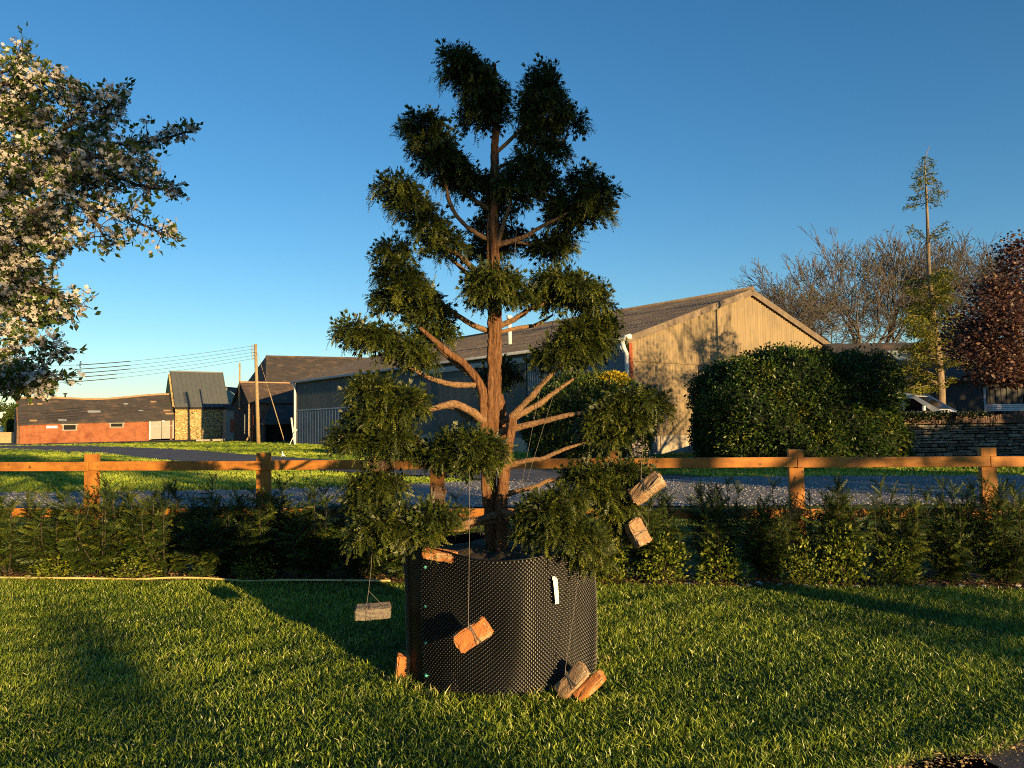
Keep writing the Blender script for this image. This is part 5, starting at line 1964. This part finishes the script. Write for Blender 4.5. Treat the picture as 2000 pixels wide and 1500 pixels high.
for x in (-3.2, -.15):
    for y in (.06, 1.69):
        wh = MB().tube([(x, y - .1, .31), (x, y + .1, .31)], .31, 16).build('wheel', m_tyre, van)
        MB().tube([(x, y - .115, .31), (x, y + .115, .31)], .18, 12).build('rim', m_gutter, wh)
for y in (.25, 1.5):
    MB().box((.52, y, .82), (.2, .3, .16), (0, .5, 0)).build('headlight', m_glass, van)
MB().box((.66, .87, .42), (.08, 1.6, .2)).build('bumper', m_blackboard, van)

# dark farm shed behind the yard
YS = 40.0
s0 = at(1690, 805, YS)[0]
s1 = at(2000, 805, YS)[0] + 9
ds_ = thing('dark_shed', (s0, YS, ZY - .1), 'dark grey farm shed behind the van and copper-leaved tree', 'shed')
slen = s1 - s0
zw = at(1850, 738, YS)[2] - ZY
zrr = at(1850, 672, YS + 5)[2] - ZY
xmid = at(1925, 780, YS)[0] - s0
MB().box((xmid / 2, 4, zw / 2), (xmid, 8, zw)).build('rendered_wall', m_darkshed, ds_)
MB().box(((xmid + slen) / 2, 4.1, zw / 2), (slen - xmid, 7.8, zw)).build('inner_wall', m_blackboard, ds_)
x = xmid
while x < min(slen, xmid + 9):
    MB().box((x + .14, .12, zw / 2 + .45), (.25, .05, zw - .9), (0, 0, rs.uniform(-.04, .04))).build('board', m_darkshed, ds_)
    x += .29
MB().box((xmid - .06, .02, zw / 2 + .4), (.12, .12, zw - .8)).build('corner_strip', m_gutter, ds_)
for s in (0, 1):
    q = [(-.4, -.5, zw - .1), (slen, -.5, zw - .1), (slen, 4, zrr), (-.4, 4, zrr)]
    if s:
        q = [(xx_, 8 - y, z_) for xx_, y, z_ in q][::-1]
    MB().slab(q, .12).build('roof_slope', m_slate, ds_)
rl = at(1775, 682, YS + 2)
MB().box((rl[0] - s0, 2.2, zw + (zrr - zw) * .60 + .13), (1.6, 1.4, .04), (math.atan2(zrr - zw, 4.5), 0, 0)).build('rooflight', m_paleshed, ds_)
# white ridged panel
pA = at(1936, 803, 36)
wp = thing('white_panel_stack', (pA[0], 36, ZY), 'stack of long white ridged panels before the dark shed boards', 'panels')
zlo, zhi = at(1960, 803, 36)[2] - ZY, at(1960, 789, 36)[2] - ZY
for k in range(4):
    h = (zhi - zlo) / 4
    MB().box((2.2, .2, zlo + h * (k + .5)), (4.4, .6 - .02 * (k % 2), h - .014)).build('panel', m_whitepaint, wp, bevel=.008)
for x in (.5, 3.9):
    MB().box((x, .2, zlo / 2), (.15, .5, zlo)).build('trestle', m_blackboard, wp)


# ------------------------------------------------------------------ background trees
def bare_tree(seed, h, spread, depth=6, leafy=0.0, leaf=.16, r0=None, up=.55, clear=.16, tw=.016):
    """bare spring tree: forking limbs down to fine twigs, a scatter of young leaves"""
    r = random.Random(seed)
    segsV, segsF = [], []
    cnt = [0]
    tips = []
    trunk = MB()

    def grow(p, d, L, rad, lev):
        n = 3 if lev < 4 else 2
        pts = [p]
        dd = d.copy()
        for i in range(n):
            dd = dd + Vector((r.gauss(0, .12), r.gauss(0, .12), r.gauss(0, .06) + .05 * up))
            dd.normalize()
            pts.append(pts[-1] + dd * (L / n))
        r1 = max(rad * .62, tw)
        rad = max(rad, tw)
        V, Fs = tube_np(np.array([tuple(q) for q in pts]), np.linspace(rad, r1, n + 1), 7 if lev < 2 else (4 if lev < 4 else 3))
        segsV.append(V)
        segsF.append(Fs + cnt[0])
        cnt[0] += len(V)
        if lev >= depth - 2:
            tips.extend([tuple(q) for q in pts[1:]])
        if lev >= depth:
            return
        k = 3 if lev in (0, 1) else r.choice((2, 3, 3))
        for j in range(k):
            st = pts[-1] if j == 0 or lev == 0 else pts[r.randint(1, n)]
            a = r.random() * 2 * math.pi
            side = dd.orthogonal().normalized()
            side.rotate(Matrix.Rotation(a, 3, dd))
            ang = r.uniform(.3, .75) * spread * (.55 if j == 0 else 1)
            nd = (dd * math.cos(ang) + side * math.sin(ang) + Vector((0, 0, up * .22))).normalized()
            grow(st, nd, L * r.uniform(.66, .86), r1 * (.95 if j == 0 else .72), lev + 1)
    r0 = r0 or h * .022
    tr_h = h * clear
    # trunk then crown
    L0 = h * .26
    grow(Vector((0, 0, -.2)), Vector((r.gauss(0, .03), r.gauss(0, .03), 1)), tr_h + .2 + L0 * .3, r0, 0)
    V = np.concatenate(segsV)
    Fq = np.concatenate(segsF)
    # scale to wanted height
    s = h / V[:, 2].max()
    V = V * s
    n0 = 4 * 7
    return V, Fq, n0, np.array(tips) * s


def plant_tree(name, x, y, z, seed, h, spread, label, leafy, group=None, depth=7, m_l=None, leaf=.16, wid=1.0, m_b=None, up=.55, clear=.16, r0=None):
    root = thing(name, (x, y, z), label, 'tree', group, rotz=seed)
    V, Fq, n0, tips = bare_tree(seed, h, spread, depth, up=up, clear=clear, r0=r0)
    V[:, :2] *= wid
    tips[:, :2] *= wid
    tf = Fq[:3 * 7]
    link('trunk', mk_mesh('trunk', V[:n0], [tf], [m_b or m_greybark], smooth=True), root)
    link('branches', mk_mesh('branches', V[n0:], [Fq[3 * 7:] - n0], [m_b or m_greybark]), root, kind='stuff')
    if leafy:
        n = int(len(tips) * leafy)
        p = tips[rng.integers(0, len(tips), n)] + rng.normal(0, leaf * .9, (n, 3))
        V, Fs, T = scatter(LEAF2_V, LEAF2_F, p, frames(rng.normal(size=(n, 3))), leaf * rng.uniform(.5, 1.3, n), np.clip(rng.normal(.5, .3, n), 0, 1))
        link('leaves', mk_mesh('leaves', V, Fs, [m_l or m_budleaf], T), root)
    return root


BARE = {}


def bare_variant(k):
    """three shared bare-tree shapes, 10 m tall"""
    if k not in BARE:
        V, Fq, n0, tips = bare_tree((5, 8, 17)[k], 10.0, (1.0, .92, 1.08)[k], 7, up=(.35, .45, .3)[k], clear=.24, tw=.013)
        n = int(len(tips) * .16)
        p = tips[rng.integers(0, len(tips), n)] + rng.normal(0, .1, (n, 3))
        LV, LF, LT = scatter(LEAF2_V, LEAF2_F, p, frames(rng.normal(size=(n, 3))), .13 * rng.uniform(.5, 1.3, n), np.clip(rng.normal(.5, .3, n), 0, 1))
        c = V[:, :2].mean(0)
        V[n0:, :2] -= c * np.clip(V[n0:, 2:3] / 6, 0, 1)
        LV[:, :2] -= c * np.clip(LV[:, 2:3] / 6, 0, 1)
        BARE[k] = (mk_mesh('trunk', V[:n0], [Fq[:21]], [m_greybark], smooth=True),
                   mk_mesh('branches', V[n0:], [Fq[21:] - n0], [m_greybark]), mk_mesh('leaves', LV, LF, [m_budleaf], LT))
    return BARE[k]


for i, (px, Y, top, wid, lab) in enumerate([
        (1490, 60, 552, 1.15, 'low bare tree rising just over the far slope of the barn roof'),
        (1550, 63, 520, 1.1, 'spreading bare tree just behind the barn gable'),
        (1605, 66, 492, 1.1, 'bare tree whose trunk stands beyond the end of the barn gable'),
        (1660, 68, 465, 1.1, 'bare tree flushed with olive-brown young leaves behind the clipped bush'),
        (1730, 71, 428, 1.1, 'tallest bare grey tree, next to the thin larch'),
        (1790, 66, 470, 1.0, 'bare tree directly behind the pole of the thin larch'),
        (1850, 72, 440, 1.05, 'bare tree between the thin larch and the copper-leaved tree'),
        (1915, 69, 462, 1.05, 'bare tree half hidden by the edge of the copper-leaved tree'),
        (1980, 72, 450, 1.05, 'bare tree behind the top of the copper-leaved tree')]):
    p = at(px, 700, Y)
    g0_ = float(gz(np.array([float(Y)]))[0])
    ht = at(px, top, Y)[2] - g0_
    t = thing('bare_tree', (p[0], Y, g0_ - .1), lab, 'tree', 'bare trees behind the barn', rotz=i * 2.3 + 1)
    t.scale = (ht / 10 * wid, ht / 10 * wid, ht / 10)
    tr_, br_, lf_ = bare_variant(i % 3)
    link('trunk', tr_, t)
    link('branches', br_, t, kind='stuff')
    link('leaves', lf_, t)

# low scrub under the bare trees
for i, (px, Y, h, lab) in enumerate([(1660, 58, 5.0, 'leafy green scrub below the bare trees'), (1750, 56, 4.2, 'leafy scrub behind the dark shed roof')]):
    p = at(px, 700, Y)
    n = 2200
    d = unit(rng.normal(size=(n, 3)))
    q = d * rng.random((n, 1)) ** .4 * [3.2, 2, h * .5] + [0, 0, h * .5]
    t = thing('scrub_bush', (p[0], Y, gz(np.array([float(Y)]))[0]), lab, 'bush')
    V, Fs, T = scatter(LEAF2_V, LEAF2_F, q, frames(rng.normal(size=(n, 3))), .3 * rng.uniform(.5, 1.2, n), rng.random(n))
    link('leaves', mk_mesh('leaves', V, Fs, [m_shade_leaf], T), t)
    mb = MB()
    for k in range(9):
        mb.tube([(0, 0, -.1), q[k] * .5, q[k]], [.08, .05, .02], 5)
    mb.build('stems', m_greybark, t)

# far left trees
for i, (px, Y, h, lab) in enumerate([(5, 120, 6.0, 'round green tree beyond the pale field wall'), (22, 100, 4.2, 'dark green bush at the end of the brick cowshed'), (-70, 118, 7.0, 'green tree at the far left beyond the field wall')]):
    p = at(px, 830, Y)
    n = 1500
    d = unit(rng.normal(size=(n, 3)))
    q = d * rng.random((n, 1)) ** .35 * [h * (.4 if i != 1 else .16), h * .3, h * .42] + [0, 0, h * .58]
    t = thing('field_tree', (p[0], Y, gz(np.array([float(Y)]))[0]), lab, 'tree')
    V, Fs, T = scatter(LEAF2_V, LEAF2_F, q, frames(rng.normal(size=(n, 3))), .5 * rng.uniform(.5, 1.2, n), rng.random(n))
    link('crown', mk_mesh('crown', V, Fs, [m_shade_leaf], T), t)
    MB().tube([(0, 0, -.2), (.05, 0, h * .3), (0, 0, h * .7)], [.18, .14, .06], 7).build('trunk', m_greybark, t)
q = at(6, 822, 105)
cv = thing('white_trailer', (q[0], 105, gz(105.0)), 'white boxy vehicle beyond the pale field wall', 'vehicle')
zt = at(6, 805, 105)[2] - gz(105.0)
MB().box((-.6, 0, zt / 2 + .25), (3.6, 2, zt - .5)).build('body', m_whitepaint, cv, bevel=.12)
MB().box((-.6, -1.01, zt * .72), (2.9, .05, .5)).build('window_band', m_glass, cv)
for x in (-1.6, .5):
    MB().tube([(x, -1.05, .35), (x, -.85, .35)], .35, 12).build('wheel', m_tyre, cv)


# thin larch-like tree behind the wall
def thin_larch():
    Y = 33.5
    b = at(1838, 803, Y)
    root = thing('thin_larch', (b[0], Y, ZY), 'tall thin larch with bare pole and sprays of yellow-green leaves', 'tree')
    base = np.array([b[0], Y, ZY])
    P = np.array([[*at(a, c, Y), r * Y / F] for a, c, r in [(1840, 812, 13), (1838, 790, 9), (1837, 750, 8), (1832, 690, 7), (1826, 640, 5.5), (1820, 590, 4.6), (1814, 520, 3.8), (1812, 450, 3.0), (1810, 400, 2.4), (1808, 350, 1.5), (1806, 320, 1.0), (1810, 300, .7), (1816, 284, .4)]])
    P[0, 2] = ZY - .2
    S = smooth_line(P, 6)
    V, Fs = tube_np(S[:, :3] - base, S[:, 3], 10)
    link('trunk', mk_mesh('trunk', V, [Fs], [m_larchbark], smooth=True), root)
    br, lp, ld, lt = MB(), [], [], []

    def bough(px, py, ex, ey, off, dens, sag=.2, r=1.4):
        p0 = at(px, py, Y)
        p1 = at(ex, ey, Y + off)
        m = (p0 + p1) / 2 + [0, 0, sag]
        C = smooth_line(np.array([p0, m, p1]), 8)
        br.tube(C - base, np.linspace(r, .3, len(C)) * Y / F, 5, False)
        L = np.linalg.norm(p1 - p0)
        n = int(dens * L)
        t = rng.random(n) ** .7
        i = np.minimum((t * (len(C) - 1)).astype(int), len(C) - 2)
        q = C[i] + (C[i + 1] - C[i]) * (t * (len(C) - 1) - i)[:, None]
        q += rng.normal(0, .07 + .05 * L, (n, 3)) * [1, 1, .6] + [0, 0, -.06 * L]
        lp.append(q)
        ld.append(unit(p1 - p0) + rng.normal(0, .7, (n, 3)) + [0, 0, -.5])
    # top tuft
    for k in range(26):
        f = k / 25
        py = 305 + f * 92
        w = (8 + f * 34) * (.6 + .5 * rng.random())
        s = -1 if k % 2 else 1
        bough(1808 + rng.normal(0, 1), py, 1808 + s * w, py + 4 + 10 * f * rng.random(), rng.normal(0, .6), 62, .02, .7)
    for k in range(5):
        s = -1 if k % 2 else 1
        bough(1812, 470, 1812 + s * rng.uniform(20, 45), 440 + rng.uniform(-8, 20), rng.normal(0, .5), 60, .1, 1)
    # lower boughs
    for k in range(56):
        py = rng.uniform(520, 755)
        s = -1 if rng.random() < .6 else 1
        f = (py - 520) / 220
        w = rng.uniform(25, 66) * (.65 + .75 * f)
        px = 1814 + (py - 520) / 220 * 20
        bough(px, py, px + s * w, py + rng.uniform(-25, 22), rng.normal(0, .9), 150, rng.uniform(-.05, .25), 1.3)
    for a in [(1836, 752, 1795, 742), (1838, 758, 1866, 738), (1832, 690, 1770, 702), (1830, 700, 1745, 725), (1835, 745, 1760, 765), (1826, 668, 1792, 650)]:
        bough(*a, -.3, 130, .12, 2.2)
    br.build('branches', m_larchbark, root, kind='stuff')
    p, d = np.concatenate(lp), np.concatenate(ld)
    n = len(p)
    V, Fs, T = scatter(LEAF2_V * [.75, 1, 1], LEAF2_F, p - base, frames(d), rng.uniform(.07, .17, n), np.clip(.02 + .3 * rng.random(n) + .55 * rng.random(n) * (p[:, 2] < 7.5), 0, 1))
    link('leaves', mk_mesh('leaves', V, Fs, [m_larch], T), root)


thin_larch()


def copper_tree():
    Y = 24.0
    b = at(2150, 850, Y)
    root = thing('copper_leaved_tree', (b[0], Y, 0), 'dark copper-leaved tree overhanging the dry stone wall', 'tree')
    base = np.array([b[0], Y, 0])
    V, Fq, n0, tips = bare_tree(77, at(2150, 380, Y)[2], 1.15, 5, up=.25, clear=.2, r0=.2)
    link('trunk', mk_mesh('trunk', V[:n0], [Fq[:21]], [m_twig], smooth=True), root)
    link('branches', mk_mesh('branches', V[n0:], [Fq[21:] - n0], [m_twig]), root, kind='stuff')
    parts = []
    for (px, py, rx, ry, off, n) in [(1985, 500, 38, 46, 0, 900), (1950, 570, 60, 50, .3, 1500), (1920, 630, 70, 46, 0, 1900), (1975, 640, 70, 70, -.8, 2200), (1905, 680, 62, 40, -.3, 1500),
                                     (1965, 715, 70, 32, -.5, 1700), (1890, 655, 46, 40, .5, 900), (2040, 600, 90, 150, 0, 3600), (2120, 560, 110, 180, .5, 4200), (2230, 620, 110, 150, 0, 3200), (1930, 735, 50, 16, -.6, 600), (1990, 745, 60, 16, -.6, 700)]:
        c = at(px, py, Y + off)
        s = Y / F
        d = unit(rng.normal(size=(n, 3)))
        q = c + d * rng.random((n, 1)) ** .5 * np.array([rx * s, max(rx, 60) * s, ry * s]) * rng.uniform(.7, 1.25, (n, 1))
        parts.append(q)
    # fringe twigs
    br = MB()
    q = np.concatenate(parts)
    for k in range(70):
        e = q[rng.integers(len(q))]
        o = np.array([b[0], Y, 0]) + (e - [b[0], Y, 0]) * [.45, .45, .8]
        br.tube(np.array([o, (o + e) / 2 + [0, 0, .12], e]) - base, [.03, .02, .008], 5, False)
    br.build('limbs', m_twig, root, kind='stuff')
    n = len(q)
    V, Fs, T = scatter(LEAF2_V * [1.3, 1, 1], LEAF2_F, q - base, frames(rng.normal(size=(n, 3)) * [1, 1, .5]), rng.uniform(.07, .15, n), np.clip(rng.normal(.5, .3, n), 0, 1))
    link('leaves', mk_mesh('leaves', V, Fs, [m_copper], T), root)


copper_tree()

# ------------------------------------------------------------------ unseen trees, some only added, that shade part of the scene
SH = np.array([math.sin(SUN_AZ), -math.cos(SUN_AZ)])


def shade_tree(x, y, h, seed, label, crown, n, leaf=.22, name='unseen_shade_tree', squash=(1, 1, 1)):
    """leafy tree: trunk, limbs and blobs of leaves (dx,dy,z,r)"""
    root = thing(name, (x, y, 0), label, 'tree')
    mb = MB().tube([(0, 0, -.3), (.1, 0, h * .25), (-.05, .05, h * .5), (0, 0, h * .85)], [h * .03, h * .024, h * .016, h * .006], 9)
    mb.build('trunk', m_greybark, root, True)
    lb = MB()
    parts = []
    tot = sum(c[3] ** 2 for c in crown)
    for (dx, dy, z, r_) in crown:
        lb.tube([(0, 0, h * .3), (dx * .5, dy * .5, (h * .3 + z) / 2 + .3), (dx, dy, z)], [h * .012, h * .008, h * .003], 6)
        m = int(n * r_ ** 2 / tot)
        d = unit(rng.normal(size=(m, 3)))
        q = np.array([dx, dy, z]) + d * rng.random((m, 1)) ** .45 * r_ * np.array([1, 1, .75])
        parts.append(q)
        for k in range(6):
            lb.tube([(dx * .7, dy * .7, z * .85), q[k]], [h * .004, h * .001], 4, False)
    lb.build('branches', m_greybark, root, kind='stuff')
    q = np.concatenate(parts)
    V, Fs, T = scatter(LEAF2_V * [1.2, 1, 1], LEAF2_F, q, frames(rng.normal(size=(len(q), 3))), leaf * rng.uniform(.6, 1.3, len(q)), rng.random(len(q)))
    link('leaves', mk_mesh('leaves', V, Fs, [m_shade_leaf], T), root)


# one over the upper half of the potted yew and the blossom tree, its trunk off to one side
PN = np.array([math.cos(SUN_AZ), math.sin(SUN_AZ)])
o = np.array([0, 5.1]) + SH * 17 - PN * 5.2
shade_tree(o[0], o[1], 9.5, 1, 'broad garden tree behind the viewer shading the top of the potted yew',
           [(PN[0] * a_ + SH[0] * b_, PN[1] * a_ + SH[1] * b_, z_ + .25, r_) for a_, b_, z_, r_ in
            [(5.2, 0, 6.7, 1.7), (3.9, .6, 6.4, 1.2), (7.0, -.5, 6.6, 1.4), (5.4, .8, 5.3, .7), (8.4, 0, 7.0, 1.3), (5.2, 0, 8.4, 1.8)]], 6200, .26)
# one with low branches dappling the right-hand hedge, its trunk shadow lying on the lawn
o = np.array([3.6, 5.8]) + SH * 15
shade_tree(o[0], o[1], 9.0, 2, 'garden tree behind the viewer dappling the hedge below the clipped bush',
           [(0, 0, 4.6, 1.5), (-1.5, -1, 4.0, 1.1), (1.6, 1.1, 3.9, 1.3), (2.6, 2.0, 3.9, 1.1), (0, 0, 6.4, 2.0)], 4200, .22)
# unseen leafy screen added to keep wall and van in shade
o = np.array([18.0, 28.0]) + SH * 21
shade_tree(o[0], o[1], 4.6, 3, 'unseen leafy screen added to shade the dry stone wall',
           [(PN[0] * a_, PN[1] * a_, z_, 1.25) for a_ in (-2.6, -1.3, 0, 1.3, 2.6, 3.9, 5.2) for z_ in (1.5, 3.4)], 12000, .32)
o = np.array([11.0, 19.0]) + SH * 19  # unseen tree added so the gravel lies in shade
shade_tree(o[0], o[1], 8.5, 4, 'unseen leafy tree added to shade the gravel drive',
           [(0, 0, 3.2, 2.2), (-2.2, -1.6, 3.0, 1.6), (2.2, 1.6, 2.8, 1.8), (0, 0, 5.6, 2.2)], 6000, .3)
o = np.array([23.0, 40.0]) + SH * 26  # another unseen tree, added to darken the shed front
shade_tree(o[0], o[1], 9.5, 5, 'unseen leafy tree added to shade the dark farm shed',
           [(0, 0, 4.6, 2.6), (-2.6, -1.9, 4.6, 2.2), (2.6, 1.9, 4.6, 2.2), (0, 0, 7.2, 2.4), (-4.2, -3.1, 5.0, 2.0), (4.4, 3.2, 5.2, 2.0)], 9000, .36)
# bare tree and slim conifer whose shadows fall on the barn gable
o = np.array([11.6, 43.4]) + SH * 29
plant_tree('bare_tree', o[0], o[1], 0, 29, 12.2, .95, 'bare tree beside the drive casting its shadow on the barn gable', .5, None, depth=6, leaf=.22, wid=.9)
o = np.array([8.9, 40.7]) + SH * 20
t = thing('slim_conifer', (o[0], o[1], 0), 'slim clipped conifer beside the drive casting a narrow shadow on the gable', 'conifer')
t.scale = (1.25, 1.25, 3.75)
link('foliage', YEWS[1][0], t)
link('stems', YEWS[1][1], t)

# petals and bits fallen on the lawn under the blossom tree
n = 150
q = np.stack([rng.uniform(-4.6, -.6, n), rng.uniform(3.6, 7.6, n)], -1)
p = np.concatenate([q, rng.uniform(.03, .055, (n, 1))], 1)
V, Fs, T = scatter(LEAF2_V * [1.6, 1, 1], LEAF2_F, p, frames(rng.normal(size=(n, 3)) * [1, 1, .3], np.array([0, 0, 1.0]) + rng.normal(0, .4, (n, 3))), rng.uniform(.007, .014, n), rng.random(n))
link('fallen_petals', mk_mesh('fallen_petals', V, Fs, [m_petal], T), label='white petals scattered on the lawn below the blossom tree', cat='petals', kind='stuff')
# unseen far tree added so its leaf clumps streak the lawn with shade
o = np.array([-.5, 5.5]) + SH * 40 - PN * 7
shade_tree(o[0], o[1], 8.5, 6, 'thin unseen tree added far behind the viewer to streak the lawn with shade',
           [(PN[0] * (a_ + 7) + SH[0] * b_, PN[1] * (a_ + 7) + SH[1] * b_, z_, r_) for a_, b_, z_, r_ in
            [(-2.0, 0, 5.3, .30), (-.9, 1, 4.95, .26), (2.9, 1, 4.95, .24), (4.4, 0, 5.0, .26), (5.8, 0, 5.3, .26)]], 330, .2)
